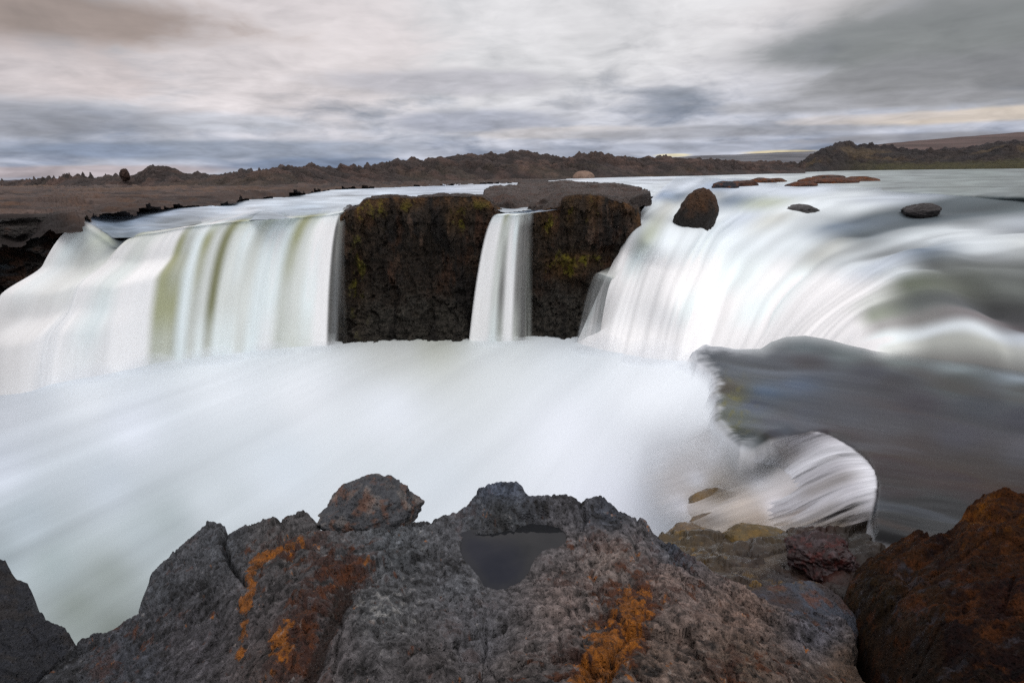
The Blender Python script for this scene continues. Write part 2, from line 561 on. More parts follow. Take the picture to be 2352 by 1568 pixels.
zr = tps([zy(195, 512, 21.3), zy(240, 540, 21.3), zy(278, 566, 21.5), zy(320, 538, 21.7), zy(400, 524, 22.1), zy(560, 508, 22.9), zy(700, 500, 23.5), zy(785, 488, 24.0), zy(280, 520, 23.6), zy(440, 497, 24.5), zy(600, 485, 25.3), zy(225, 505, 23.5), (350, 478, 0), (560, 460, 0), (1150, 485, -.12), (800, 440, 0), (1200, 420, 0), (1500, 440, -.02), (1500, 400, 0), (2352, 400, 0), (2330, 492, -.80), (2200, 472, -.60), (2050, 456, -.34), (1940, 447, -.22), (1760, 466, -.40), (1680, 460, -.3), (2600, 500, -.7), (2500, 440, -.28), (2200, 430, -.1), (0, 450, 0), (3500, 400, 0), (3500, 560, -.9)])
ZR = np.where(PYt > 415, np.minimum(zr(PX, np.maximum(PYt, 400)), 0.0), 0.0)*ss(PYt, 415, 440)
RX = [1500, 1530, 1590, 1650, 1730, 1830, 1940, 2050, 2190, 2380, 2600, 4200]
y0_ = np.interp(PX, [1500, 1560, 1900, 2040, 2180, 2330, 2560, 4200], [400, 402, 418, 425, 432, 440, 455, 480])
y1_ = np.interp(PX, RX, [425, 425, 425, 428, 432, 440, 447, 456, 462, 474, 490, 560])
z1_ = np.interp(PX, RX, [.0, .0, .05, .05, .05, .10, .18, .30, .42, .50, .65, .9])
kk = np.clip((PYt-y0_)/(y1_-y0_), 0, 1.6)**1.5
ZR = np.where(PX > 1500, -z1_*kk - .02 - .10*ss(PYt, y0_, y1_), ZR)
P = on_z(PX, np.maximum(PYt, 415 - PX*0.01828 + 3), ZR)
rcol = shep([  # greys at the right paint the sky's reflection into the colour
    (230, 505, alb((142, 160, 182))), (300, 500, alb((150, 168, 190))), (240, 530, alb((106, 122, 136))), (275, 555, alb((92, 104, 110))), (400, 505, alb((120, 132, 142))), (380, 485, alb((160, 176, 196))),
    (450, 518, alb((132, 140, 142))), (520, 475, alb((172, 188, 204))), (650, 455, alb((190, 204, 216))), (700, 480, alb((172, 188, 202))), (600, 495, alb((150, 164, 174))),
    (560, 485, alb((206, 214, 222))), (780, 460, alb((196, 208, 218))), (900, 435, alb((188, 202, 216))), (1000, 425, alb((170, 184, 202))), (1080, 420, alb((186, 194, 206))), (1300, 408, alb((198, 206, 214))),
    (1250, 475, alb((150, 160, 166))), (1530, 430, alb((198, 208, 214))), (1600, 440, alb((176, 188, 194))), (1700, 440, alb((206, 214, 216))), (1500, 408, alb((196, 206, 216))),
    (1900, 445, alb((190, 200, 200))), (2050, 400, alb((150, 162, 162))), (2250, 400, alb((140, 154, 152))), (2352, 440, alb((118, 130, 130))), (2200, 430, alb((142, 154, 152))), (2352, 395, alb((138, 150, 150))),
    (2300, 470, alb((108, 120, 124))), (2100, 480, alb((104, 116, 124))), (3000, 450, alb((130, 142, 142)))], PX, PYt, 1, 3)
q = np.stack([P[..., 0]*0.10 + 0.05*P[..., 1], P[..., 1]*0.22, P[..., 0]*0], -1)
rst = fbm(q, 1.0, 5, 0.55)
q2 = np.stack([PX*0.012, PYt*0.16 + PX*0.0015, PX*0], -1)
rst2 = fbm(q2 + 0.3*rst[..., None], 1.0, 4, 0.55)
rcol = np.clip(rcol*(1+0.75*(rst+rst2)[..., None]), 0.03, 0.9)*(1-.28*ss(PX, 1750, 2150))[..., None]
P[..., 2] += 0.05*rst*(1-.8*ss(PX, 1480, 1540))
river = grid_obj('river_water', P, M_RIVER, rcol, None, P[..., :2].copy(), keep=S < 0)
tag(river, kind='structure')

# ------------------------------------------------------------------ falls: streamlines from the lip to the pool
PAL = {'W': (227, 236, 240), 'w': (214, 223, 227), 'L': (196, 200, 196), 'l': (180, 184, 178), 'O': (150, 152, 122), 'D': (120, 121, 92), 'g': (128, 128, 126),
       'B': (150, 167, 188), 'b': (120, 134, 148), 'k': (92, 102, 108), 'C': (198, 208, 218), 'G': (176, 184, 170), 'V': (200, 203, 204)}


def pal(ch):
    return np.minimum(lin(PAL[ch])/EV, 0.93)


def ylip(px):
    return 21.2 + (px-195)*0.0047


def make_fall(name, lines, mat, nu, nv, parent=None, zb=ZP, power=1.75, ripple=0.05, freq=2.2, seed=0.0, by_y=False):
    """lines: (up, lip, base, colours up/lip/mid/low/base, alpha) ; up and lip are (px, py, z), base is (px, py)"""
    P = []; C = []
    ts = [0.12, 0.3, 0.5, 0.72, 0.9, 1.0]
    for up, lip, base, cols, a in lines:
        if by_y:
            l = on_y(lip[0], lip[1], ylip(lip[0])); u = on_y(up[0], up[1], ylip(up[0])+2.0+(lip[1]-up[1])*.03); u[2] += .02
        else:
            u, l = on_z(*up), on_z(*lip)
        b = on_z(base[0], base[1], zb)
        row = [u, u*0.35+l*0.65, l]
        for t in ts:
            xy = l[:2] + (b[:2]-l[:2])*t
            row.append(np.array([xy[0], xy[1], l[2] + (zb-0.15-l[2])*t**power]))
        P.append(row)
        c = [pal(k) for k in cols]
        a = a if isinstance(a, (tuple, list)) else (a,)*5
        cc = [c[0], c[0]*.5+c[1]*.5, c[1], c[1]*.5+c[2]*.5, c[2], c[2]*.5+c[3]*.5, c[3], c[3]*.4+c[4]*.6, c[4]]
        aa = [a[0], (a[0]+a[1])/2, a[1], (a[1]+a[2])/2, a[2], (a[2]+a[3])/2, a[3], (a[3]+a[4])/2, a[4]]
        C.append([np.append(x, y) for x, y in zip(cc, aa)])
    P = np.array(P); C = np.array(C)
    G = catmull(catmull(P, nv, 1), nu, 0)
    K = catmull(catmull(C, nv, 1, True), nu, 0, True)
    s = np.concatenate([[0], np.cumsum(np.linalg.norm(np.diff(G[nu//2], axis=0), axis=1))])
    w = np.concatenate([[0], np.cumsum(np.linalg.norm(np.diff(G[:, nv//3], axis=0), axis=1))])
    UV = np.stack(np.broadcast_arrays(w[:, None], s[None, :]), -1) + seed
    if by_y:
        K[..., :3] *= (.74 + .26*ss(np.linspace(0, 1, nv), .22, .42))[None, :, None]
    if by_y:      # hidden ledges break the sheet into tiers near the bank
        uu = np.linspace(0, 1, nu)[:, None]
        jg = .35*fbm(np.stack([UV[..., 0]*.8, UV[..., 0]*0, UV[..., 0]*0], -1), 1.0, 3)
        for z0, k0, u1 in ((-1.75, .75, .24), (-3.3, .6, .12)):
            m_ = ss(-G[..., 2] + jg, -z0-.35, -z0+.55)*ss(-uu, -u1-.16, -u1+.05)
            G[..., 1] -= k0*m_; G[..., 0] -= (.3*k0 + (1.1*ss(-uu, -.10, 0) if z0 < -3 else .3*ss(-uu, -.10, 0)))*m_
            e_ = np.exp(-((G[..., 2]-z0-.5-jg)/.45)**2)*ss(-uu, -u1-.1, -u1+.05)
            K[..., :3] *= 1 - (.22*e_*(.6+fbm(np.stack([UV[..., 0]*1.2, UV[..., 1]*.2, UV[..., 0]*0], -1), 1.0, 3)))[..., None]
    n = grid_normals(G)
    q = np.stack([UV[..., 0]*freq, UV[..., 1]*0.10, UV[..., 0]*0+seed], -1)
    r = fbm(q, 1.0, 4, 0.55)
    tt = np.linspace(0, 1, nv)[None, :]
    G = G + n*(r*ripple*ss(tt, 0.08, 0.45))[..., None]
    K[..., :3] *= (1+0.35*r[..., None]*ss(tt, 0.1, 0.4)[..., None])
    o = grid_obj(name, G, mat, np.clip(K[..., :3], 0.02, 0.93), np.clip(K[..., 3], 0, 1), UV, parent=parent)
    return o


z = -.17
LF = [
    ((200, 497, -.05), (192, 510, -.1), (20, 888), 'LWWWW', (0, .6, .9, 1, 1)),
    ((225, 505, -.08), (215, 524, -.15), (62, 882), 'BLwWW', (0, 1, 1, 1, 1)),
    ((255, 515, -.10), (245, 545, z), (112, 874), 'bGLWW', (0, 1, 1, 1, 1)),
    ((285, 520, -.10), (278, 566, z), (160, 866), 'kkLWW', (0, 1, 1, 1, 1)),
    ((320, 510, -.10), (318, 540, z), (190, 856), 'BGWWW', (0, 1, 1, 1, 1)),
    ((385, 500, -.10), (365, 532, z), (250, 846), 'bLLwW', (0, 1, 1, 1, 1)),
    ((440, 497, -.12), (400, 526, z), (300, 840), 'BLWWW', (0, 1, 1, 1, 1)),
    ((540, 482, -.12), (428, 520, z), (350, 832), 'CWWWW', (0, 1, 1, 1, 1)),
    ((570, 480, -.12), (446, 518, z), (372, 828), 'CLOOl', (0, 1, 1, 1, 1)),
    ((585, 480, -.12), (465, 516, z), (392, 826), 'CwlOl', (0, 1, 1, 1, 1)),
    ((600, 479, -.12), (488, 513, z), (412, 824), 'WWwww', (0, 1, 1, 1, 1)),
    ((612, 479, -.12), (508, 511, z), (432, 822), 'CwOlL', (0, 1, 1, 1, 1)),
    ((624, 478, -.12), (530, 509, z), (452, 820), 'BlLLw', (0, 1, 1, 1, 1)),
    ((600, 485, -.12), (552, 507, z), (472, 818), 'BODDL', (0, 1, 1, 1, 1)),
    ((620, 484, -.12), (575, 506, z), (492, 815), 'BGLLw', (0, 1, 1, 1, 1)),
    ((640, 483, -.12), (600, 504, z), (518, 812), 'BLwLw', (0, 1, 1, 1, 1)),
    ((665, 482, -.12), (630, 502, z), (545, 810), 'BGlLL', (0, 1, 1, 1, 1)),
    ((690, 481, -.12), (660, 500, z), (575, 806), 'BLwww', (0, 1, 1, 1, 1)),
    ((715, 480, -.12), (690, 498, z), (605, 803), 'BGwwW', (0, 1, 1, 1, 1)),
    ((740, 478, -.12), (715, 496, z), (635, 800), 'BOOll', (0, 1, 1, 1, 1)),
    ((760, 476, -.12), (738, 494, z), (665, 798), 'CGLLl', (0, 1, 1, 1, 1)),
    ((775, 474, -.12), (757, 492, z), (700, 796), 'CwWwL', (0, 1, 1, 1, 1)),
    ((785, 472, -.12), (772, 489, z), (728, 794), 'CwWWW', (0, 1, 1, 1, 1)),
    ((792, 471, -.12), (783, 487, z), (744, 793), 'CwWWW', (0, 1, 1, 1, 1)),
    ((797, 470, -.12), (788, 486, z), (756, 792), 'CLggg', (0, .9, .55, .5, .6)),
    ((802, 470, -.12), (792, 485, z), (772, 790), 'CLlVV', (0, .8, .35, .35, .4)),
    ((806, 470, -.12), (797, 484, z), (790, 790), 'ClggV', (0, .4, .15, .1, .0)),
    ((808, 470, -.12), (801, 484, z), (800, 790), 'ClggV', (0, 0, 0, 0, .0)),
]
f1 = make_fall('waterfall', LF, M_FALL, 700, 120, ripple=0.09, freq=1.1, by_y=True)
tag(f1, 'wide curtain of white water with olive green strands beside the mossy islet', 'waterfall')

MF = [
    ((1215, 484, .0), (1138, 493, -.12), (1076, 782), 'BwWWW', (0, .3, .3, .3, .6)),
    ((1225, 484, .0), (1144, 493, -.12), (1084, 782), 'BwWWW', (.9, 1, 1, 1, 1)),
    ((1240, 483, .0), (1156, 493, -.12), (1110, 784), 'BwWWW', (.9, 1, 1, 1, 1)),
    ((1255, 483, .0), (1167, 493, -.12), (1130, 785), 'BOlLw', (0, 1, 1, 1, 1)),
    ((1265, 482, .0), (1175, 493, -.12), (1145, 785), 'BLlgl', (0, 1, 1, .85, .9)),
    ((1272, 482, .0), (1184, 493, -.12), (1160, 785), 'BwWWW', (.9, 1, 1, 1, 1)),
    ((1278, 481, .0), (1192, 493, -.12), (1170, 785), 'BLwWW', (0, 1, 1, 1, 1)),
    ((1283, 481, .0), (1202, 492, -.12), (1182, 785), 'BLggl', (0, 1, .75, .7, .8)),
    ((1290, 480, .0), (1212, 490, -.12), (1200, 783), 'BLggg', (0, .9, .55, .5, .6)),
    ((1296, 479, .0), (1219, 488, -.12), (1214, 782), 'Bwgll', (0, .9, .45, .3, .4)),
    ((1300, 478, .0), (1226, 487, -.12), (1226, 782), 'Blggg', (0, .3, .0, .0, .0)),
]
f2 = make_fall('waterfall', MF, M_FALL, 160, 110, ripple=0.05, freq=2.4, seed=31.0)
tag(f2, 'narrow ribbon of white water falling through the notch in the mossy islet', 'waterfall')

# trickle beside the broad fall
TF = [((1425, 600, -1.9), (1372, 625, -2.3), (1318, 786), 'lLggV', (0, .0, .0, .0, .0)),
      ((1425, 605, -1.9), (1378, 628, -2.3), (1330, 786), 'lLggV', (0, .6, .5, .45, .5)),
      ((1425, 610, -1.9), (1390, 632, -2.3), (1350, 786), 'lLggV', (0, .7, .6, .6, .6)),
      ((1430, 615, -1.9), (1410, 640, -2.3), (1375, 786), 'lLggV', (0, 1, 1, 1, 1))]


def make_flow(name, rows, mat, nu, nv, split=None, ripple=0.05, freq=2.0, seed=0.0, e=EV, vf=0.10, lin_c=True, names=None):
    """rows of (px, py, z, colour letter or rgb, alpha) stations; optional split of the sheet into two objects at a station"""
    if name == 'broad':
        for rw in rows:
            for i_, st_ in enumerate(rw):
                c_ = st_[3]; c_ = np.array(PAL[c_] if isinstance(c_, str) else c_, float)
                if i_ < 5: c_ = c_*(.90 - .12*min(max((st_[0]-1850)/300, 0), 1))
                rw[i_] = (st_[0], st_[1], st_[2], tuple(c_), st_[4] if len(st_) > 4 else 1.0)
    P = np.array([[on_z(s[0], s[1], s[2]) for s in r] for r in rows])
    C = np.array([[np.append((np.minimum(lin(PAL[s[3]] if isinstance(s[3], str) else s[3])/e, .93)), s[4] if len(s) > 4 else 1.0) for s in r] for r in rows])
    G = catmull(catmull(P, nv, 1), nu, 0)
    K = catmull(catmull(C, nv, 1, True), nu, 0, True)
    s = np.concatenate([[0], np.cumsum(np.linalg.norm(np.diff(G[nu//2], axis=0), axis=1))])
    ww = np.linalg.norm(np.diff(G, axis=0), axis=2).mean(1)
    w = np.concatenate([[0], np.cumsum(ww)])
    UV = np.stack(np.broadcast_arrays(w[:, None], s[None, :]), -1) + seed
    n = grid_normals(G)
    q = np.stack([UV[..., 0]*freq, UV[..., 1]*vf, UV[..., 0]*0+seed], -1)
    if name == 'broad':
        wpx = fbm(G*np.array([.16, .16, 0]), 1.0, 3)
        q[..., 0] += 1.1*wpx
        r = fbm(q, 1.0, 2, 0.5)
        hump = fbm(np.stack([UV[..., 0]*.34, UV[..., 1]*.16, UV[..., 0]*0+7], -1) + .4*wpx[..., None], 1.0, 2, .5)
        up_ = ss(-np.linspace(0, 1, nv), -.62, -.40)[None, :]*ss(np.linspace(0, 1, nu), .32, .5)[:, None]
        G[..., 2] += .42*hump*up_*ss(np.linspace(0, 1, nv), .05, .2)[None, :]
        K[..., :3] *= np.clip(1 + 1.3*hump*up_, .4, 1.15)[..., None]
    else:
        r = fbm(q, 1.0, 4, 0.55)
    G = G + n*(r*ripple)[..., None]
    K[..., :3] *= (1+0.35*r[..., None])
    return G, np.clip(K, 0, .93) if False else np.concatenate([np.clip(K[..., :3], .01, .93), np.clip(K[..., 3:], 0, 1)], -1), UV


def R(*st):
    return list(st)


RF = [  # broad fall: stations upstream -> lip -> pool
    R((1560, 402, .0, 'C', 0), (1530, 425, -.0, 'C'), (1505, 448, -.10, 'C'), (1484, 470, -.25, 'C'), (1452, 515, -.8, 'w'), (1418, 580, -1.9, 'W'), (1385, 650, -3.1, 'W'), (1352, 725, -4.5, 'w', .9), (1322, 792, -5.6, 'W', .8)),
    R((1585, 402, .0, 'C', 0), (1550, 425, -.0, 'C'), (1522, 448, -.10, 'B'), (1500, 472, -.25, 'w'), (1466, 520, -.8, 'w'), (1430, 585, -1.9, 'W'), (1400, 655, -3.1, 'W'), (1368, 730, -4.5, 'W'), (1345, 800, -5.6, 'W')),
    R((1620, 402, .0, 'C', 0), (1590, 425, -.05, 'C'), (1560, 452, -.15, 'b'), (1532, 480, -.35, 'L'), (1490, 540, -1.0, 'G'), (1458, 600, -2.1, 'w'), (1430, 665, -3.2, 'W'), (1405, 740, -4.5, 'W'), (1390, 810, -5.6, 'W')),
    R((1690, 405, .0, 'C', 0), (1650, 428, -.05, 'B'), (1610, 455, -.20, 'L'), (1570, 490, -.50, 'W'), (1530, 550, -1.2, 'W'), (1500, 615, -2.3, 'W'), (1475, 680, -3.4, 'W'), (1455, 750, -4.6, 'W'), (1440, 820, -5.6, 'W')),
    R((1780, 410, .0, 'C', 0), (1730, 432, -.05, 'C'), (1680, 460, -.25, 'b'), (1640, 500, -.60, 'w'), (1590, 560, -1.4, 'W'), (1555, 630, -2.5, 'W'), (1530, 695, -3.5, 'W'), (1510, 760, -4.6, 'W'), (1495, 830, -5.6, 'W')),
    R((1900, 418, -.0, 'C', 0), (1830, 440, -.10, 'C'), (1760, 466, -.35, 'G'), (1705, 500, -.75, 'C'), (1650, 560, -1.6, 'W'), (1610, 635, -2.7, 'W'), (1580, 705, -3.6, 'w'), (1560, 770, -4.6, 'W'), (1545, 835, -5.6, 'W')),
    R((2040, 425, -.05, 'C', 0), (1940, 447, -.18, 'w'), (1850, 472, -.45, 'W'), (1775, 503, -.90, 'L'), (1710, 560, -1.7, 'w'), (1660, 635, -2.8, 'w'), (1625, 705, -3.7, 'W'), (1600, 770, -4.6, 'W'), (1580, 840, -5.6, 'W')),
    R((2180, 432, -.1, 'B', 0), (2050, 456, -.30, 'C'), (1940, 478, -.60, 'W'), (1845, 510, -1.05, 'w'), (1770, 562, -1.8, 'W'), (1715, 635, -2.8, 'w'), (1675, 705, -3.7, 'W'), (1645, 770, -4.6, 'W'), (1620, 845, -5.6, 'W')),
    R((2330, 440, -.12, (112, 124, 126), 0), (2190, 462, -.42, (104, 116, 122)), (2050, 492, -.90, 'k'), (1925, 520, -1.30, 'b'), (1835, 568, -1.95, 'w'), (1770, 640, -2.9, 'W'), (1725, 710, -3.7, 'w'), (1690, 775, -4.5, 'W'), (1660, 850, -5.4, 'W')),
    R((2560, 455, -.2, (112, 124, 126), 1), (2380, 474, -.50, (104, 116, 120)), (2180, 503, -1.05, 'k'), (1990, 540, -1.55, 'k'), (1890, 580, -2.1, 'L'), (1820, 645, -2.9, 'w'), (1770, 710, -3.6, 'w'), (1730, 780, -4.3, 'W'), (1690, 860, -5.1, 'W')),
    R((2800, 510, -.6, (120, 130, 132), 1), (2440, 515, -.95, 'C'), (2200, 534, -1.4, 'W'), (2060, 560, -1.75, 'w'), (1950, 600, -2.2, 'W'), (1875, 655, -2.8, 'W'), (1815, 720, -3.4, 'W'), (1770, 790, -4.0, 'W'), (1730, 870, -4.7, 'W')),
    R((2800, 575, -.9, 'L', 1), (2480, 565, -1.15, 'L'), (2260, 572, -1.5, 'w'), (2120, 580, -1.75, 'b'), (2010, 620, -2.15, 'C'), (1925, 672, -2.6, 'W'), (1860, 730, -3.0, 'W'), (1800, 800, -3.6, 'W'), (1760, 880, -4.3, 'W')),
    R((2850, 650, -1.0, 'g', 1), (2500, 625, -1.25, (100, 104, 104)), (2300, 615, -1.5, (118, 124, 122)), (2160, 610, -1.72, (112, 118, 116)), (2060, 628, -2.0, 'w'), (1965, 680, -2.4, 'W'), (1900, 735, -2.8, 'W'), (1840, 800, -3.3, 'W'), (1800, 880, -4.0, 'W')),
    R((2850, 720, -1.1, 'g', 1), (2520, 690, -1.3, (82, 85, 88)), (2330, 665, -1.5, (108, 114, 110)), (2200, 655, -1.7, (112, 118, 108)), (2090, 655, -1.95, (112, 120, 104)), (2000, 690, -2.25, 'L'), (1935, 738, -2.6, 'W'), (1880, 800, -3.1, 'W'), (1840, 880, -3.8, 'W')),
    R((2850, 790, -1.2, 'k', 1), (2540, 740, -1.35, (64, 66, 72)), (2360, 715, -1.5, (84, 86, 88)), (2230, 705, -1.7, (94, 98, 100)), (2110, 700, -1.9, (92, 98, 96)), (2010, 720, -2.15, (128, 134, 122)), (1955, 755, -2.45, 'W'), (1900, 810, -2.9, 'W'), (1860, 890, -3.6, 'W')),
    R((2850, 850, -1.2, 'L', 1), (2560, 780, -1.4, 'g'), (2380, 758, -1.55, (96, 92, 96)), (2240, 735, -1.7, (126, 122, 124)), (2120, 735, -1.9, (132, 132, 130)), (2030, 745, -2.1, (150, 150, 148)), (1960, 778, -2.4, 'W'), (1910, 825, -2.9, 'W'), (1870, 900, -3.6, 'W')),
    R((2850, 900, -1.2, 'l', 1), (2580, 815, -1.4, 'L'), (2390, 785, -1.55, 'C'), (2250, 765, -1.7, 'w'), (2130, 765, -1.9, 'w'), (2030, 775, -2.1, 'w'), (1970, 800, -2.4, 'W'), (1920, 850, -2.9, 'W'), (1880, 920, -3.6, 'W')),
    R((2850, 960, -1.2, 'l', 1), (2600, 860, -1.45, 'l'), (2400, 830, -1.65, 'L'), (2260, 800, -1.8, 'l'), (2140, 792, -2.0, 'l'), (2050, 800, -2.2, 'L'), (1990, 830, -2.5, 'W'), (1940, 880, -3.0, 'W'), (1900, 950, -3.7, 'W')),
    R((2850, 1060, -1.3, 'l', 1), (2600, 930, -1.7, 'g'), (2420, 900, -1.9, 'g'), (2270, 860, -2.1, 'g'), (2150, 850, -2.3, 'g'), (2070, 850, -2.6, 'g'), (2010, 880, -2.9, 'w'), (1960, 920, -3.4, 'W'), (1930, 990, -4.0, 'W')),
]
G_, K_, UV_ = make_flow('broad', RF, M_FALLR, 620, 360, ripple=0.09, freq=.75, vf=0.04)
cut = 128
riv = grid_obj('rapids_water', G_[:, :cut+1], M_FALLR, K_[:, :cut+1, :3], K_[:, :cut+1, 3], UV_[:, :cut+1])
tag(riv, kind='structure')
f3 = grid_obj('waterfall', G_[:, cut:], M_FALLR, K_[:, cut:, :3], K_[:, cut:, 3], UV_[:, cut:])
tag(f3, 'broad white fall fanning down past the lone boulder from the rapids into the pool', 'waterfall')
f4 = make_fall('waterfall', TF, M_FALL, 40, 60, ripple=0.02, freq=3, seed=5.0)
tag(f4, 'thin grey trickle squeezed between the islet face and the broad fall', 'waterfall')

# ------------------------------------------------------------------ shallow shelf water in front of the rapids
zs = tps([(1600, 800, -2.55), (1760, 795, -2.5), (1900, 770, -2.4), (2060, 815, -2.2), (2352, 850, -1.85), (2700, 900, -1.5), (1640, 900, -2.25), (1700, 1020, -1.8), (1900, 900, -2.0), (2150, 950, -1.55),
          (2352, 950, -1.35), (2000, 1060, -1.25), (2352, 1060, -.85), (2150, 1120, -.95), (2020, 1170, -1.0), (2352, 1130, -.72), (2700, 1100, -.7), (1760, 1150, -1.5), (1600, 1150, -1.9), (1850, 1250, -1.1), (2100, 1220, -.85)])
shelf_poly = [(1592, 806), (1600, 795), (1622, 787), (1650, 790), (1690, 796), (1748, 795), (1772, 779), (1806, 768), (1850, 765), (1900, 773), (1950, 786), (2010, 798), (2100, 806), (2250, 822), (2352, 842), (2900, 930),
              (2900, 1250), (2352, 1190), (2150, 1260), (2010, 1230), (2000, 1190), (2006, 1150), (2010, 1110), (1990, 1060), (1960, 1035), (1905, 1012), (1898, 1000), (1840, 1002), (1810, 992), (1770, 1000), (1735, 1022), (1700, 1028), (1668, 1000), (1645, 975), (1636, 950), (1640, 920), (1632, 905),
              (1640, 880), (1636, 858), (1618, 838), (1600, 830)]
xs = np.concatenate([np.arange(1540, 2400, 2.6), np.linspace(2410, 2880, 30)]); ys = np.arange(740, 1260, 2.6)
PX, PY = np.meshgrid(xs, ys)
S = sdf(PX, PY, shelf_poly)
jag = 7*fbm(np.stack([PX*0.02, PY*0.11, PX*0], -1), 1.0, 3)*ss(-PX, -1720, -1640)
S = S + jag
Z0 = zs(PX, PY)
P = on_z(PX, PY, Z0)
P[..., 2] -= .25*ss(S, -2, 12) + 3.0*ss(S, 11, 30) + 0.05*ss(S, -14, 0)
flow_a = np.stack([PX, PY + 0.14*(PX-1600) - 60*ss(PX, 1600, 2352)], -1)
V = (PX-1600)/120.0; U = (PY - (0.17*(PX-1600) + 22*np.sin((PX-1600)/110.0)*ss(-PY, -900, -780)))/40.0
r = fbm(np.stack([U*0.9, V*0.22, U*0+9], -1), 1.0, 4, 0.55)
P[..., 2] += 0.035*r
scol = shep([  # bluish patches are sky highlights painted into the water colour
    (1620, 800, (84, 88, 92)), (1700, 815, (92, 94, 97)), (1850, 790, (116, 122, 122)), (1950, 810, (122, 128, 126)), (2060, 825, (140, 146, 142)), (2200, 835, (176, 182, 180)), (2352, 860, (196, 202, 204)), (2352, 900, (120, 124, 122)),
    (2200, 880, (92, 96, 94)), (2000, 860, (72, 72, 76)), (1800, 850, (78, 80, 84)), (1850, 835, (66, 63, 65)), (2050, 880, (60, 58, 60)), (2250, 930, (70, 72, 76)), (2352, 960, (66, 66, 72)), (1680, 850, (92, 95, 98)), (1660, 890, (78, 72, 62)),
    (1680, 920, (86, 82, 44)), (1672, 960, (84, 84, 48)), (1640, 920, (96, 98, 92)), (1730, 930, (60, 66, 80)), (1760, 900, (88, 98, 110)), (1830, 880, (92, 100, 112)), (1850, 950, (82, 84, 90)), (1950, 960, (86, 86, 90)), (2100, 930, (66, 62, 66)), (2050, 970, (84, 82, 84)),
    (1800, 975, (56, 48, 46)), (1930, 1000, (58, 50, 50)), (2200, 1000, (82, 80, 84)), (2352, 1040, (94, 92, 94)), (2100, 1030, (74, 66, 64)), (2250, 1070, (72, 64, 60)), (2040, 1080, (62, 44, 32)), (2060, 1120, (60, 46, 28)), (2200, 1110, (62, 50, 42)), (2352, 1100, (74, 68, 66)),
    (2050, 1180, (48, 38, 30)), (2150, 1170, (46, 34, 30)), (1710, 1010, (60, 66, 66)), (2352, 1140, (56, 44, 34))], PX, PY, 1, 2.0, 3.0)
scol = lin(scol)/EH*.60
mean_ = scol.mean((0, 1)); scol = np.clip(mean_ + (scol-mean_)*1.35, .008, .9)
scol = np.clip(scol*(1+0.9*r[..., None]), .01, .9)
rs_ = fbm(np.stack([U*.45 + .4*r, V*.14, U*0+29], -1), 1.0, 3, .5)
scol = mixc(scol, lin((150, 155, 162))/EH, .38*ss(rs_, .10, .42))  # broad pale highlights painted along the flow
scol = mixc(scol, lin((58, 42, 32))/EH, .55*ss(-rs_, .12, .40)*ss(PX + PY, 2500, 3000))
moss = ss(fbm(np.stack([PX, PY, PX*0], -1), 0.05, 4), 0.0, 0.3)*np.exp(-(((PX-1680)/45)**2 + ((PY-935)/55)**2))
scol = mixc(scol, lin((112, 104, 40)), 0.5*moss)
al = 1 - ss(S + 3*r - 7*ss(PX, 1830, 1900)*ss(PY, 960, 1000), -3, 12)*ss(-PX, -2150, -2050)
al *= 1 - ss(PX, 1960, 2060)*ss(-PY, -930, -900)*ss(S, -34, -2)
side = ss(S, -7, 3)*ss(-PX, -1720, -1660)
scol = scol*.72*np.array([.94, .99, 1.06])
gr_ = scol.mean(-1, keepdims=True); scol = np.clip(gr_ + (scol-gr_)*1.7, .004, .9)
veil = ss(S + 12*r, -34, 4)*ss(-PY, -870, -820)*ss(PX, 1640, 1760)
scol = mixc(scol, lin((170, 176, 178))/EH, .75*veil)
teeth = ss(S + 22*fbm(np.stack([PX*.010, PY*.09, PX*0], -1), 1.0, 4, .7), -26, 2)*ss(-PX, -1760, -1680)
scol = mixc(scol, lin((205, 210, 216))/EH, .8*teeth)
scol = mixc(scol, lin((222, 227, 233))/EH, side)
side2 = ss(S, -4, 6)*ss(PX, 1650, 1700)*ss(PY, 980, 1010)
scol = mixc(scol, lin((200, 202, 206))/EH, side2)
shelf = grid_obj('shallow_water', P, M_SHELF, scol, np.clip(al, 0, 1), np.stack([U*.25, V], -1), keep=S < 24)
tag(shelf, kind='structure')

# ------------------------------------------------------------------ foaming apron under the shelf and over the drowned rocks
zfo = tps([(2010, 1090, -1.32), (1960, 1045, -1.5), (1900, 1020, -1.75), (1840, 1010, -2.0), (1760, 1020, -2.5), (1690, 1030, -3.0), (1600, 1050, -3.8), (1560, 1100, -3.9), (1480, 1150, -4.0), (1650, 1100, -2.9), (1500, 1190, -3.0), (1650, 1170, -2.2), (1760, 1110, -2.15), (1800, 1180, -1.72), (1900, 1210, -1.36), (1560, 1230, -2.0), (1990, 1180, -1.12), (1700, 1240, -1.5), (1850, 1120, -1.65), (1620, 1280, -1.2), (1700, 1320, -.78), (1800, 1300, -.82)])
fpoly = [(1470, 1000), (1640, 960), (1700, 1000), (1760, 1002), (1850, 998), (1905, 1010), (1960, 1035), (1995, 1065), (2008, 1110), (2000, 1160), (1985, 1205), (1940, 1225), (1860, 1245), (1800, 1300), (1740, 1335), (1680, 1320), (1610, 1278), (1560, 1240), (1520, 1215), (1480, 1190), (1440, 1100)]
PX, PY = np.meshgrid(np.arange(1430, 2030, 3.0), np.arange(950, 1360, 3.0))
S = sdf(PX, PY, fpoly)
P = on_z(PX, PY, zfo(PX, PY))
V = (PX-PY*.5)/200.; U = (PY + .35*(PX-1500))/40.
r_ = fbm(np.stack([U*.8, V*.5, U*0+4], -1), 1.0, 4, .55)
P[..., 2] += .03*r_
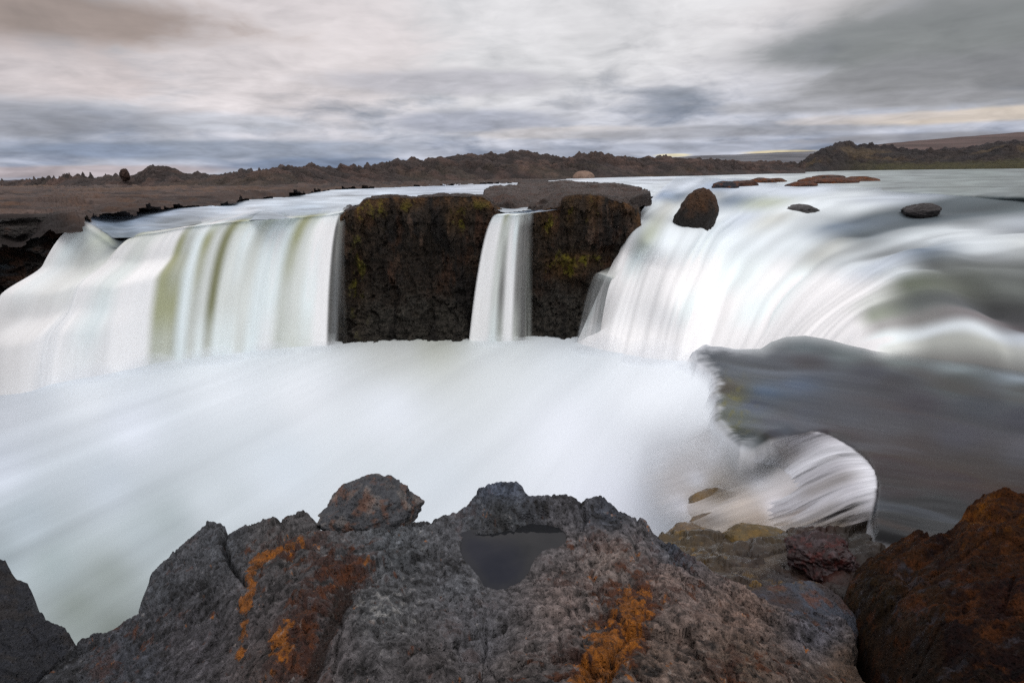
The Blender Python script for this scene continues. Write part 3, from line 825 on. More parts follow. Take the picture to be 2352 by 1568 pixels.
c = shep([(1500, 1050, (228, 232, 238)), (1640, 1040, (232, 235, 240)), (1600, 1100, (226, 228, 234)), (1700, 1050, (190, 194, 196)), (1760, 1030, (150, 152, 150)), (1850, 1010, (190, 190, 190)), (1850, 1060, (205, 206, 212)), (1740, 1100, (222, 224, 230)), (1740, 1075, (190, 190, 192)),
          (1560, 1160, (222, 222, 228)), (1650, 1125, (170, 158, 142)), (1700, 1150, (196, 186, 176)), (1600, 1140, (196, 188, 180)), (1780, 1160, (222, 220, 224)), (1640, 1180, (186, 180, 176)), (1900, 1150, (180, 178, 182)), (1950, 1110, (198, 198, 206)), (1850, 1190, (176, 164, 156)),
          (1740, 1200, (160, 146, 132)), (1620, 1215, (170, 160, 150)), (1700, 1230, (130, 114, 94)), (1640, 1250, (176, 170, 162)), (1740, 1290, (104, 90, 74)), (1600, 1250, (130, 114, 90)), (1960, 1190, (120, 112, 108))], PX, PY)
c = np.clip(lin(c)/EH*(1+.35*r_[..., None]), .01, .93)
def gb(x, y, rx, ry): return np.exp(-((PX-x)/rx)**2-((PY-y)/ry)**2)
a_ = 1 - .55*gb(1655, 1135, 52, 24) - .5*gb(1630, 1195, 45, 18) - .5*gb(1740, 1235, 70, 34) - .5*gb(1580, 1232, 45, 20) - .4*gb(1850, 1215, 50, 16) - .35*gb(1690, 1265, 80, 20)
lf = ss(PX, 1560, 1660)
a_ = a_*(1-.55*ss(PY, 1210, 1270))*(ss(-S, -2, 40)*lf + ss(-S, 0, 110)*(1-lf))
a_ = np.where((PY < 1120) & (PX > 1700), np.maximum(a_, ss(-S, -2, 8)), a_)
foam = grid_obj('foaming_water', P, M_CASC, c, np.clip(a_, 0, 1), np.stack([U*.4, V], -1), keep=S < 8)
tag(foam, kind='structure')

# ------------------------------------------------------------------ near cascade off the shelf
CC = {'W': (220, 222, 228), 'w': (190, 190, 196), 'g': (148, 145, 145), 't': (138, 126, 112), 'd': (96, 90, 84)}


def cr(*st):
    return [(x, y, z, CC[c], a) for x, y, z, c, a in st]


CR = [
    cr((1868, 985, -1.42, 'g', 0), (1850, 994, -1.45, 'g', .6), (1810, 1003, -1.6, 'w', .75), (1765, 1022, -1.95, 'w', .7), (1728, 1050, -2.5, 'w', .6), (1680, 1085, -3.3, 'W', .6), (1600, 1120, -4.2, 'W', 0)),
    cr((1890, 990, -1.40, 'w', 0), (1872, 996, -1.43, 'w', .8), (1832, 1010, -1.6, 'w', .9), (1785, 1035, -1.95, 'g', .8), (1745, 1070, -2.45, 'W', .95), (1680, 1110, -3.2, 'W', 1), (1570, 1140, -4.2, 'W', 0)),
    cr((1920, 1003, -1.36, 'w', 0), (1902, 1004, -1.4, 'w', .9), (1862, 1018, -1.55, 'w', .95), (1810, 1050, -1.9, 'g', .9), (1765, 1088, -2.3, 'w', .95), (1690, 1130, -2.8, 'W', 1), (1570, 1165, -3.6, 'W', 0)),
    cr((1980, 1040, -1.28, 'W', 0), (1955, 1036, -1.3, 'W', 1), (1900, 1045, -1.45, 'W', 1), (1835, 1075, -1.75, 'W', 1), (1780, 1110, -2.1, 'W', 1), (1700, 1145, -2.4, 'W', 1), (1590, 1180, -3.0, 'W', 0)),
    cr((2005, 1070, -1.22, 'W', 0), (1984, 1062, -1.25, 'W', 1), (1920, 1070, -1.38, 'w', 1), (1850, 1100, -1.65, 'w', 1), (1795, 1135, -1.9, 'W', 1), (1725, 1158, -2.1, 'w', .9), (1640, 1180, -2.5, 'w', 0)),
    cr((2016, 1090, -1.18, 'W', 0), (2000, 1085, -1.2, 'W', 1), (1935, 1098, -1.33, 'g', 1), (1870, 1125, -1.55, 'g', 1), (1810, 1155, -1.75, 'w', .9), (1745, 1180, -1.9, 'w', .7), (1670, 1195, -2.2, 't', 0)),
    cr((2020, 1108, -1.14, 'W', 0), (2004, 1108, -1.16, 'W', 1), (1945, 1122, -1.28, 'w', 1), (1885, 1148, -1.45, 'w', 1), (1830, 1175, -1.6, 'w', .8), (1770, 1198, -1.7, 't', .6), (1700, 1215, -1.9, 't', 0)),
    cr((2020, 1130, -1.10, 'w', 0), (2004, 1128, -1.12, 'W', 1), (1955, 1142, -1.22, 'w', 1), (1900, 1168, -1.36, 'g', .95), (1850, 1192, -1.48, 'g', .8), (1795, 1212, -1.55, 't', .4), (1730, 1230, -1.7, 't', 0)),
    cr((2018, 1155, -1.06, 'w', 0), (2000, 1155, -1.08, 'w', .9), (1960, 1165, -1.15, 'g', .95), (1910, 1185, -1.26, 'g', .9), (1865, 1205, -1.34, 't', .6), (1815, 1222, -1.42, 'd', .3), (1760, 1240, -1.5, 'd', 0)),
    cr((2010, 1190, -1.02, 'g', 0), (1995, 1192, -1.03, 'g', .3), (1965, 1200, -1.08, 'g', .6), (1925, 1210, -1.15, 't', .5), (1885, 1222, -1.2, 'd', .3), (1840, 1235, -1.26, 'd', .1), (1780, 1250, -1.3, 'd', 0)),
]
G2, K2, UV2 = make_flow('casc', CR, M_CASC, 200, 160, ripple=0.02, freq=8.0, seed=3.0, e=EH, vf=0.5)
uu = np.linspace(0, 1, 200)[:, None]; vv = np.linspace(0, 1, 160)[None, :]
jg = fbm(np.stack([uu*9, 0*uu, 0*uu], -1), 1.0, 4, .6)
strand = fbm(np.stack([uu*13 + 0*vv, vv*1.3 + 0*uu, 0*uu + 0*vv], -1), 1.0, 4, .6)
K2[..., 3] *= ss(vv - .08*jg, .02, .15)
K2[..., 3] *= np.clip(1 - 1.1*ss(-strand, .02, .40)*ss(vv, .12, .45), 0, 1)
K2[..., :3] *= np.clip(1 + .8*strand, .5, 1.2)[..., None]
f5 = grid_obj('waterfall', G2, M_CASC, K2[..., :3], K2[..., 3], UV2)
tag(f5, 'small silky cascade spilling off the dark shallow shelf onto rust brown submerged rocks', 'waterfall')

# ------------------------------------------------------------------ rocks
def ico(sub):
    import bmesh
    bm = bmesh.new(); bmesh.ops.create_icosphere(bm, subdivisions=sub, radius=1.0)
    v = np.array([x.co[:] for x in bm.verts]); f = np.array([[y.index for y in x.verts] for x in bm.faces])
    bm.free(); return v, f


ICO = {5: ico(5), 6: ico(6)}


def rock_colour(p, base, rust=None, rk=0.0, moss=None, mk=0.0, sc=1.0, seed=0.0, dark=0.35):
    b = alb(base)
    c = np.broadcast_to(b, p.shape).copy()
    n = fbm(p, 2.0*sc, 4, off=seed)
    c = c*(1+0.5*n[..., None])
    if rust is not None:
        c = mixc(c, alb(rust), rk*ss(fbm(p, 3.1*sc, 5, 0.6, off=seed+5), 0.02, 0.22))
    if moss is not None:
        c = mixc(c, alb(moss), mk*ss(fbm(p, 2.1*sc, 5, 0.6, off=seed+9), 0.0, 0.25))
    return c


def boulder(name, pos, rad, mat, base, label, cat='rock', sub=5, seed=0.0, rough=0.16, rot=0.0, facets=7, group=None, topcol=None, tilt=0.0, **kw):
    v, f = ICO[sub]
    v = v.copy(); rs = np.random.RandomState(int(seed*10)+3)
    for _ in range(facets):           # broken flat faces
        d = rs.normal(size=3); d /= np.linalg.norm(d)
        h = rs.uniform(0.72, 0.95); t = v @ d
        v = v - np.maximum(t-h, 0)[:, None]*d*0.85
    n = v/np.linalg.norm(v, axis=1)[:, None]
    f1_, f2_, _ = worley(v, 2.2, seed)
    v = v + n*(rough*(fbm(v, 1.3, 5, 0.55, seed)) + 0.3*rough*np.minimum(f2_-f1_, .25) + 0.25*rough*fbm(v, 7, 3, 0.6, seed))[:, None]
    c, s = math.cos(rot), math.sin(rot)
    v = v*np.array(rad)
    ct, st_ = math.cos(tilt), math.sin(tilt)
    v = v @ np.array([[ct, 0, -st_], [0, 1, 0], [st_, 0, ct]])
    v = v @ np.array([[c, s, 0], [-s, c, 0], [0, 0, 1]])
    scl = 1.0/max(rad)
    col = rock_colour(v, base, sc=scl*1.2, seed=seed, **kw)
    if topcol is not None:
        col = mixc(col, alb(topcol), ss(v[:, 2]/rad[2] + 0.5*fbm(v, 3*scl, 4, off=seed), 0.1, 0.7)*0.8)
    o = mesh_obj(name, v, f, mat, col)
    o.location = tuple(pos)
    tag(o, label, cat, group)
    return o


def at_px(px, py, z):
    return on_z(px, py, z)


# lone boulder in the broad fall
p = on_y(1598, 506, 24.5)
boulder('boulder', p, (0.86, 0.8, 1.30), M_CLIFF, (36, 32, 29), 'upright dark boulder with rusty crown standing alone amid the broad fall', 'boulder', sub=6, seed=2.1, rough=0.2, tilt=0.20, topcol=(76, 50, 28), facets=9)
# low rocks upstream
up = [(1672, 424, -.02, 30, 12, (46, 46, 52), 'low blackish rock at the upstream tip of the row, washed by foam'),
      (1712, 420, .0, 34, 11, (70, 44, 34), 'middle rust brown rock in the low row above the broad fall'),
      (1752, 414, .0, 32, 9, (74, 50, 38), 'flat brown rock ending the low row above the broad fall'),
      (1788, 413, .0, 22, 7, (80, 52, 34), 'smallest orange brown rock beside the flat brown one upstream'),
      (1848, 422, .0, 34, 7, (84, 52, 36), 'small rusty rock at the near tip of the long rust bar'),
      (1872, 412, .0, 28, 8, (86, 54, 36), 'humped rusty rock on the long bar in the river'),
      (1930, 414, .0, 52, 10, (80, 52, 38), 'long flat dark red rock forming the middle of the bar'),
      (1988, 410, .0, 38, 9, (88, 56, 34), 'blunt rust orange rock ending the bar beside open grey water'),
      (1912, 405, .0, 34, 5, (70, 52, 44), 'thin brown slab lying just upstream of the rust bar')]
for k, (x, y, zz, w, h, c, lab) in enumerate(up):
    q = on_z(x, y+h*0.6, zz); d = q[1]/F
    boulder('river_rock', q + np.array([0, w*d*.5, 0.0]), (w*d*1.05, w*d*0.9, h*d*1.15), M_CLIFF, c, lab, 'rock', seed=3.3+k, rough=0.22, rust=(120, 66, 28), rk=.6, group='low rocks in the river above the broad fall')
for k, (x, y, zz, w, h, c, lab) in enumerate([(1835, 468, -.42, 36, 6, (48, 46, 46), 'low grey rock half drowned in white foam just above the broad fall'),
                                              (2118, 466, -.42, 34, 8, (40, 36, 36), 'small dark rock parting the smooth grey water far from the bank')]):
    q = on_z(x, y+4, zz); d = q[1]/F
    boulder('river_rock', q - np.array([0, 0, h*d*1.9]), (w*d*1.1, w*d*1.1, h*d*2.3), M_WET, c, lab, 'rock', seed=13.3+k, rough=0.3, facets=10)
q = on_z(1340, 410, 0)
boulder('boulder', q, (2.0, 1.5, 1.35), M_BANK, (128, 106, 92), 'pale rounded boulder on the far shore under the lava ridge', 'boulder', seed=21.0, rough=.12)

# ------------------------------------------------------------------ islet between the falls
top = [(770, 560), (778, 510), (792, 487), (825, 474), (836, 460), (850, 456), (897, 453), (954, 456), (985, 452), (1005, 450), (1040, 450), (1077, 449), (1110, 452), (1125, 462), (1137, 480), (1142, 496), (1160, 500), (1200, 499), (1218, 494), (1228, 486),
       (1256, 478), (1285, 468), (1297, 456), (1307, 450), (1330, 448), (1357, 447), (1386, 452), (1410, 458), (1436, 466), (1450, 474), (1462, 482), (1470, 500), (1478, 540)]
top = np.array(top, float)
ncol, nrow = 620, 260
tx = np.linspace(770, 1478, ncol)
ty = np.interp(tx, top[:, 0], top[:, 1])
tz = on_y(tx, ty, 24.0)[:, 2]
rows = []
bx = np.interp(tx, [770, 1478], [768, 1372])       # the face narrows a little towards its foot
back = np.linspace(5.5, 0.25, 40)
for b_ in back:                                     # plateau behind the rim
    w = on_y(tx, ty, 24.0); w[:, 1] += b_
    w[:, 0] *= (24+b_)/24
    lvl = np.where((tx > 1139) & (tx < 1226), -0.25, -0.03*b_)
    w[:, 2] = tz + np.where((tx > 1139) & (tx < 1226), 0, lvl) - 0.9*ss(np.full(ncol, b_), 4.2, 5.6)
    rows.append(w)
face = np.linspace(0, 1, nrow-40)
wt = on_y(tx, ty, 24.0)
wb = on_y(bx, 784, 24.1)
for t in face:
    w = wt + (wb-wt)*(t**0.9)
    w[:, 2] = tz + (-6.2-tz)*t
    prof = -0.28*math.sin(min(t*9, math.pi)) if t*9 < math.pi else 0.0
    w[:, 1] += prof + 0.55*math.sin(t*math.pi)*0.7 - 0.35*t*t
    rows.append(w)
I = np.array(rows)
notch = ((I[..., 0]/I[..., 1] > -0.032) & (I[..., 0]/I[..., 1] < 0.036))
I[..., 1] += 0.9*ss(-np.abs(np.broadcast_to(tx, I.shape[:2])-1182), -50, -36)
n = grid_normals(I); n *= -np.sign(n[-60:, :, 1].mean()) if n[-60:, :, 1].mean() != 0 else 1
p3 = I.copy()
strat = fbm(p3*np.array([.5, .5, 2.2]), 1.0, 4, .55)
col_ = fbm(p3*np.array([1.6, .6, .22]), 1.0, 4, .55, off=4)
rub = fbm(p3, 1.7, 5, .62, off=8)
w1, w2, wi = worley(p3*np.array([1.5, .6, .7]) + .3*rub[..., None], 1.3, 2.0)
_a, _b, wj_ = worley(p3*np.array([1, .7, 1.5]) + .35*rub[..., None], .62, 12.0)
tt = np.clip((tz.mean() - I[..., 2])/6.5, 0, 1)
amp = ss(tt, 0.0, 0.06)
I = I + n*((0.16*strat + 0.50*col_*amp*(1-.5*tt) + 0.26*rub + 0.30*fbm(p3*np.array([1, .6, 1.2]), 2.3, 4, .65, off=21., ridged=True)*(.3+tt) + .55*(wj_-.5)*(.35+.65*tt) + .30*(wi-.5))*(0.35+0.65*amp)*ss(np.abs(tx-1124), -354, 0)[None, :]**0)[..., None] * (ss(tx, 772, 800)*ss(-tx, -1476, -1450))[None, :, None]
qx, qy = proj(I)
ic = np.broadcast_to(alb((44, 35, 27), EV), I.shape).copy()
ic = ic*(1+.8*fbm(p3*np.array([1, 1, .8]), 3.0, 5, .65, off=90.))[..., None]
ic = mixc(ic, alb((58, 54, 48), EV)*np.clip(1+1.2*fbm(p3, 4.0, 4, .65, off=95.), .3, 2)[..., None], ss(tt + .3*rub, .5, .75))
ic = mixc(ic, alb((70, 44, 28), EV), .7*ss(fbm(p3*np.array([1, 1, .35]), 1.3, 4, .6, off=31), .02, .25)*ss(-tt, -.7, -.4))
ic = mixc(ic, alb((22, 18, 16), EV), .8*ss(fbm(p3*np.array([1, 1, .16]), 1.1, 4, .6, off=61), .02, .22))
ic = mixc(ic, alb((92, 72, 58), EV), .6*ss(fbm(p3*np.array([1.8, 1, .45]), 1.0, 4, .6, off=51), .14, .32)*ss(-tt, -.6, -.3))
mossn = fbm(p3*np.array([1.3, 1, .7]), 1.7, 5, .6, off=71)
for (mx, my, rx, ry, k) in [(836, 475, 22, 45, .8), (880, 470, 14, 30, .7), (940, 470, 30, 20, .5), (1050, 490, 22, 26, .9), (1045, 515, 20, 18, .6), (1255, 520, 22, 32, 1), (1310, 480, 14, 50, .8), (1360, 475, 18, 40, .8), (1300, 605, 50, 26, 1.1), (1340, 595, 40, 16, .9), (1300, 625, 30, 20, .8), (1100, 470, 40, 14, .4), (822, 640, 22, 130, .35)]:
    g_ = np.exp(-((qx-mx)/rx)**2-((qy-my)/ry)**2)
    ic = mixc(ic, alb((128, 126, 24), EV), .95*np.clip(k*g_*1.3, 0, 1)*ss(mossn+.25*fbm(p3, 7, 3, .6)+.4*g_, .30, .55))
    ic = mixc(ic, alb((84, 60, 26), EV), np.clip(k*g_*.6, 0, 1))
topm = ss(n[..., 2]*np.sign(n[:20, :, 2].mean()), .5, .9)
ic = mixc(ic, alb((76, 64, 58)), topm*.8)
ic = ic*.72
edge = np.exp(-((I[..., 2]-tz)/0.35)**2)
ic = mixc(ic, alb((96, 66, 36), EV), .55*edge*(1-topm)*ss(mossn, -.2, .2))
# drop the strip under the notch water a little
islet = grid_obj('rock_islet', I, M_CLIFF, ic)
tag(islet, 'dark mossy rock islet with sheer faces, standing between the wide curtain and the broad fall', 'rock islet')

# thin layered slab on top of the islet
def patch(name, poly, z0, mat, colf, step=(3, 1.5), drop=1.0, soft=8, disp=None, margin=30, keep_out=26, bbox=None, post=None):
    poly = np.array(poly, float)
    x0, y0 = poly.min(0)-margin; x1, y1 = poly.max(0)+margin
    if bbox: x0, y0, x1, y1 = bbox
    PX, PY = np.meshgrid(np.arange(x0, x1, step[0]), np.arange(y0, y1, step[1]))
    S = sdf(PX, PY, poly)
    z0v = z0(PX, PY) if callable(z0) else np.full(PX.shape, float(z0))
    P = on_z(PX, PY, z0v)
    if disp: P[..., 2] += disp(P, PX, PY, S)
    P[..., 2] -= drop*ss(S, 0, soft)
    if post: post(P, PX, PY, S)
    return grid_obj(name, P, mat, colf(P, PX, PY, S), keep=S < keep_out)


def plate_col(P, PX, PY, S):
    c = rock_colour(P, (76, 65, 60), (78, 52, 40), .6, sc=.35, seed=2.)
    c = mixc(c, alb((60, 50, 44)), .8*ss(fbm(P*np.array([1, .35, 0]), 1.5, 4, .6, off=3), .0, .18))
    return mixc(c, alb((40, 33, 30)), .8*ss(S, -2.5, .5))


def plate_disp(P, PX, PY, S):
    w1, w2, wi = worley(P*np.array([1, .45, 0]), .55, 3.1, True)
    return .16*(wi-.5) + .22*fbm(P, .9, 5, .62)


plate = patch('rock_slab', [(1112, 446), (1112, 436), (1140, 428), (1180, 424), (1200, 418), (1260, 417), (1330, 416), (1400, 422), (1462, 429), (1482, 435), (1494, 446), (1470, 452), (1452, 458), (1440, 468), (1420, 453), (1390, 447), (1312, 446), (1298, 456), (1285, 468), (1250, 476), (1180, 486), (1145, 484), (1126, 466), (1116, 456)],
              tps([(1112, 446, .40), (1126, 466, .12), (1145, 484, -.22), (1200, 482, -.20), (1250, 476, -.10), (1300, 462, .15), (1370, 450, .40), (1440, 468, .05), (1452, 458, .2), (1494, 446, .45), (1200, 418, .5), (1330, 416, .5), (1462, 430, .45), (1300, 440, .5), (1180, 450, .4)]), M_CLIFF, plate_col,
              step=(1.8, .55), drop=.35, soft=3, disp=plate_disp, margin=8, keep_out=5)
tag(plate, 'flat cracked grey brown slab lying across the crest of the rock islet', 'rock slab')
p2 = patch('rock_slab', [(1180, 412), (1230, 407), (1290, 405), (1300, 410), (1240, 414), (1190, 416)], .12, M_CLIFF, plate_col, step=(1.8, .5), drop=.5, soft=2, disp=lambda *a: .5*plate_disp(*a), margin=6, keep_out=4)
tag(p2, 'thin dark rock strip awash in the river behind the big slab', 'rock slab')

# ------------------------------------------------------------------ bank cliff on the far side, running behind the wide curtain
wl = np.array([(-700, 540, .5), (-300, 512, .45), (0, 500, .35), (80, 497, .32), (150, 495, .3), (192, 492, .28), (215, 515, -.1), (270, 566, -.35), (340, 545, -.35), (450, 525, -.35), (600, 512, -.35), (700, 506, -.35), (800, 495, -.3)], float)
tq = np.linspace(-700, 800, 700)
wy = np.interp(tq, wl[:, 0], wl[:, 1]) + 26*ss(tq, 130, 185); wz = np.interp(tq, wl[:, 0], wl[:, 2])
wt = on_z(tq, wy, wz)
wr = on_y(tq, wy+2+4*ss(tq, 190, 230), ylip(np.maximum(tq, 60))+.7+.9*ss(tq, 190, 230))
k_ = ss(tq, -260, -40)[:, None]
wt = wt*(1-k_) + wr*k_; wz = wt[:, 2]
rows = []
for t in np.linspace(0, 1, 200):
    w = wt.copy(); w[:, 2] = wz + (-6.0-wz)*t
    led = ss(-tq, 40, 260)
    w[:, 1] -= led*(1.8*t**1.1)
    w[:, 0] += led*(0.4*t)
    rows.append(w)
Wc = np.array(rows)
n = grid_normals(Wc); n *= -np.sign(n[..., 1].mean())
w1, w2, wi = worley(Wc*np.array([1, 1, 1.7]), .75, 5.0)
w3, w4, wj = worley(Wc*np.array([1, 1, 1.4]), 1.9, 15.0)
strat_ = fbm(Wc*np.array([.5, .5, 2.0]), 1.1, 4, .55, off=3.)
Wc = Wc + n*((.55*(wi-.5)*ss(-tq, -190, -60) + .3*(wj-.5) + .25*fbm(Wc, .9, 5, .6)) * ss(np.linspace(0, 1, 200), 0, .03)[:, None])[..., None]
wc = rock_colour(Wc, (58, 54, 52), (96, 60, 38), .55, sc=.4, seed=4.)
wc = mixc(wc, alb((96, 112, 124)), .45*ss(fbm(Wc*np.array([1, 1, 3]), .7, 4, .6, off=7), .08, .3))
wc = mixc(wc, alb((26, 24, 24)), .5*ss(strat_, .0, .2))
cl = grid_obj('cliff_terrain', Wc, M_CLIFF, wc)
tag(cl, kind='structure')


# bank plateau
def bank_col(P, PX, PY, S):
    c = rock_colour(P, (88, 74, 68), (96, 68, 48), .5, sc=.25, seed=6.)
    c = mixc(c, alb((50, 42, 40)), .8*ss(fbm(P*np.array([.25, 1, 0]), .7, 5, .62, off=4), -.02, .16))
    c = mixc(c, alb((112, 86, 66)), .6*ss(fbm(P, .06, 3, .6, off=14), .0, .3)*ss(-PY, -450, -436))
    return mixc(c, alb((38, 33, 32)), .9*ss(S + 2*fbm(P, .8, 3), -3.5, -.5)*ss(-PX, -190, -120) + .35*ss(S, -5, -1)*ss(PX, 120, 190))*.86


def bank_disp(P, PX, PY, S):
    w1, w2, wi = worley(P*np.array([.5, 1.0, 0]), .35, 2.2, True)
    near = ss(-P[..., 1], -60, -25)
    q = fbm(P*np.array([.10, .55, 0]), 1.0, 4, .5, off=6.)*5; st = np.floor(q) + ss(q-np.floor(q), .35, .65)
    return .15*st + (.22*(wi-.5) + .3*fbm(P*np.array([.5, 1, 0]), .35, 5, .6))*(.35+.65*near) + .10


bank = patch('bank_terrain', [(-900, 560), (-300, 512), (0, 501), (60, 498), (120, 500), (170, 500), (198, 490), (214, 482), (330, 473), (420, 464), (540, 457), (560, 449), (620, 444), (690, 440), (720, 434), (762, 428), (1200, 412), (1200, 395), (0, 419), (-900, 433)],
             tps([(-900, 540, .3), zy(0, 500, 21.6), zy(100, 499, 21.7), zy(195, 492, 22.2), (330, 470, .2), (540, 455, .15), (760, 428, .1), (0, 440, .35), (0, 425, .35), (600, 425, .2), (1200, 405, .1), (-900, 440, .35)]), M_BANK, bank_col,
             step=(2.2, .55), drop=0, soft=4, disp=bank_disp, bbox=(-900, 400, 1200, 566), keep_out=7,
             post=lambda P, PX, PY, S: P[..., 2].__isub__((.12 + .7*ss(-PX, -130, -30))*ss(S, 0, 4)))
tag(bank, kind='structure')

# ------------------------------------------------------------------ lava ridges and hills beyond the river
def ridge(name, shore, crest, depth, mat, colf, n1=1400, n2=90, amp=.5, fr=.35, zsh=.1, yshore=None, back=25.0, seed=0., pw=.8, kind='structure', lumps=.6):
    shore = np.array(shore, float); crest = np.array(crest, float)
    x0, x1 = max(shore[0, 0], crest[0, 0]), min(shore[-1, 0], crest[-1, 0])
    x = np.linspace(x0, x1, n1)
    sy = np.interp(x, shore[:, 0], shore[:, 1]); cy = np.interp(x, crest[:, 0], crest[:, 1])
    if yshore is None:
        A = on_z(x, sy, zsh)
    else:
        A = on_y(x, sy, np.interp(x, [a[0] for a in yshore], [a[1] for a in yshore]))
    B = on_y(x, cy, A[:, 1] + depth)
    rows = []
    for t in np.linspace(-.05, 1, n2):
        w = A + (B-A)*t
        w[:, 2] = A[:, 2] + (B[:, 2]-A[:, 2])*np.sign(t)*abs(t)**pw
        rows.append(w)
    for t in np.linspace(.05, 1, 14):
        w = B.copy(); w[:, 1] += t*back; w[:, 0] *= (B[:, 1]+t*back)/B[:, 1]; w[:, 2] -= (B[:, 2]-A[:, 2]+1)*t*t
        rows.append(w)
    Q = np.array(rows)
    w1, w2, wi = worley(Q*np.array([1, 1, 0]), fr, seed, True)
    hgt = ss(np.concatenate([np.linspace(-.05, 1, n2), np.ones(14)]), 0, .35)[:, None]
    lump = (1-np.minimum(w1*1.15, 1))**1.0*(.4+wi)
    d = amp*(lumps*(lump-.4)*1.3 + 1.0*fbm(Q*np.array([1, 1, 0]), fr*.5, 5, .6, off=seed) + .6*fbm(Q, fr*2.2, 3, .6, off=seed+3))
    d = d*(.55 + 1.3*ss(fbm(Q*np.array([1, 1, 0]), fr*.22, 3, .5, off=seed+7), -.3, .4))
    Q[..., 2] += d*hgt
    qx, qy = proj(Q)
    tt = np.concatenate([np.linspace(-.05, 1, n2), np.ones(14)])[:, None] + 0*Q[..., 0]
    o = grid_obj(name, Q, mat, colf(Q, qx, qy, tt, lump))
    if kind: tag(o, kind=kind)
    return o


def rcolf(base, alt, grass=None, gk=.5, seed=0., strip=None):
    def f(Q, qx, qy, tt, lump):
        c = np.broadcast_to(alb(base, .8), Q.shape).copy()
        c = mixc(c, alb(alt, .8), ss(fbm(Q*np.array([1, 1, 0]), .12, 5, .6, off=seed), -.1, .2))
        c = c*(0.7+.6*ss(lump, .1, .8))[..., None]  # crevice shade between the lumps put into the colour
        if grass is not None:
            c = mixc(c, alb(grass, .8), gk*ss(fbm(Q*np.array([.4, 1, 0]), .10, 4, .6, off=seed+8), .05, .22)*ss(-tt, -.8, -.3))
        if strip is not None:
            c = strip(c, Q, qx, qy, tt)
        return c
    return f


# far ridge from the bank plain to the middle of the river
ridge('lava_hills', [(-500, 438), (0, 432), (260, 434), (420, 432), (600, 432), (700, 428), (760, 425), (900, 419), (1080, 414), (1200, 411), (1330, 408), (1480, 404), (1600, 402), (1700, 399), (1850, 396)],
      [(-500, 424), (0, 420), (120, 416), (150, 407), (185, 409), (215, 414), (240, 405), (280, 406), (300, 408), (330, 392), (350, 383), (380, 381), (400, 387), (420, 398), (440, 403), (500, 404), (560, 398), (600, 393), (640, 384), (690, 384), (712, 380), (740, 389), (780, 392), (830, 386), (900, 374), (915, 368), (960, 371), (1000, 362), (1060, 357), (1130, 354), (1165, 352), (1178, 342), (1200, 349), (1215, 346), (1240, 357), (1300, 362), (1340, 355), (1400, 357), (1450, 363), (1500, 363), (1560, 364), (1650, 368), (1730, 372), (1850, 376)],
      14, M_RIDGE, rcolf((50, 43, 41), (64, 51, 46), (72, 66, 46), .15, 3.), n1=1800, n2=100, amp=.8, fr=.42, seed=3., zsh=.15, back=30, lumps=.6)
# rocky headland with grass on the other shore
def greenstrip(c, Q, qx, qy, tt):
    m = ss(-tt + .12*fbm(Q*np.array([1, 1, 0]), .3, 3), -.30, -.12)*ss(qx, 1900, 2050)
    c = mixc(c, alb((60, 58, 34), .8), m*.75)
    m2 = ss(fbm(Q*np.array([.35, 1, 0]), .09, 4, .6, off=22), -.02, .12)*ss(tt, .25, .4)*ss(-tt, -.85, -.7)
    c = mixc(c, alb((78, 66, 50), .8), m2*.7)
    return mixc(c, alb((44, 40, 42), .8), .8*ss(tt, .86, .96))
ridge('lava_hills', [(1810, 397), (1850, 394), (1950, 391), (2100, 389), (2352, 386), (2900, 376)],
      [(1810, 394), (1840, 374), (1870, 352), (1890, 343), (1900, 340), (1925, 328), (1950, 324), (1965, 334), (1985, 332), (2010, 337), (2060, 341), (2120, 346), (2180, 344), (2250, 335), (2300, 326), (2352, 324), (2500, 318), (2900, 312)],
      18, M_RIDGE, rcolf((46, 40, 38), (40, 37, 37), (66, 58, 46), .25, 9., greenstrip), n1=1000, n2=100, amp=.7, fr=.45, seed=9., zsh=.1, back=40, lumps=.8)
# long smooth hills behind
ridge('heath_hills', [(1900, 345), (3200, 330)], [(1900, 352), (1980, 336), (2050, 327), (2150, 319), (2250, 311), (2352, 303), (2600, 290), (3200, 275)],
      400, M_HILL, rcolf((72, 57, 54), (68, 57, 54), None, 0, 15.), n1=200, n2=30, amp=1.0, fr=.01, yshore=[(0, 700), (3000, 700)], back=400, lumps=.2)
ridge('heath_hills', [(1350, 395), (2100, 385)], [(1350, 376), (1500, 366), (1600, 358), (1700, 355), (1780, 350), (1850, 348), (1900, 347), (1980, 352), (2100, 362)],
      400, M_HILL, rcolf((84, 84, 88), (80, 82, 88), None, 0, 18.), n1=200, n2=30, amp=1.0, fr=.01, yshore=[(0, 900), (3000, 900)], back=400, lumps=.2)
ridge('heath_hills', [(-900, 440), (700, 420)], [(-900, 425), (0, 414), (90, 412), (130, 411), (300, 410), (500, 408), (700, 406)],
      200, M_HILL, rcolf((64, 62, 68), (58, 58, 64), None, 0, 21.), n1=300, n2=30, amp=1.2, fr=.03, yshore=[(-900, 400), (3000, 400)], back=200, lumps=.2)
q = on_y(286, 398, 82)
boulder('rock_pillar', q - np.array([0, 0, .25]), (.62, .6, .85), M_RIDGE, (64, 48, 42), 'squat round topped stack standing alone on the low far ridge', 'rock', seed=31., rough=.45, facets=12)

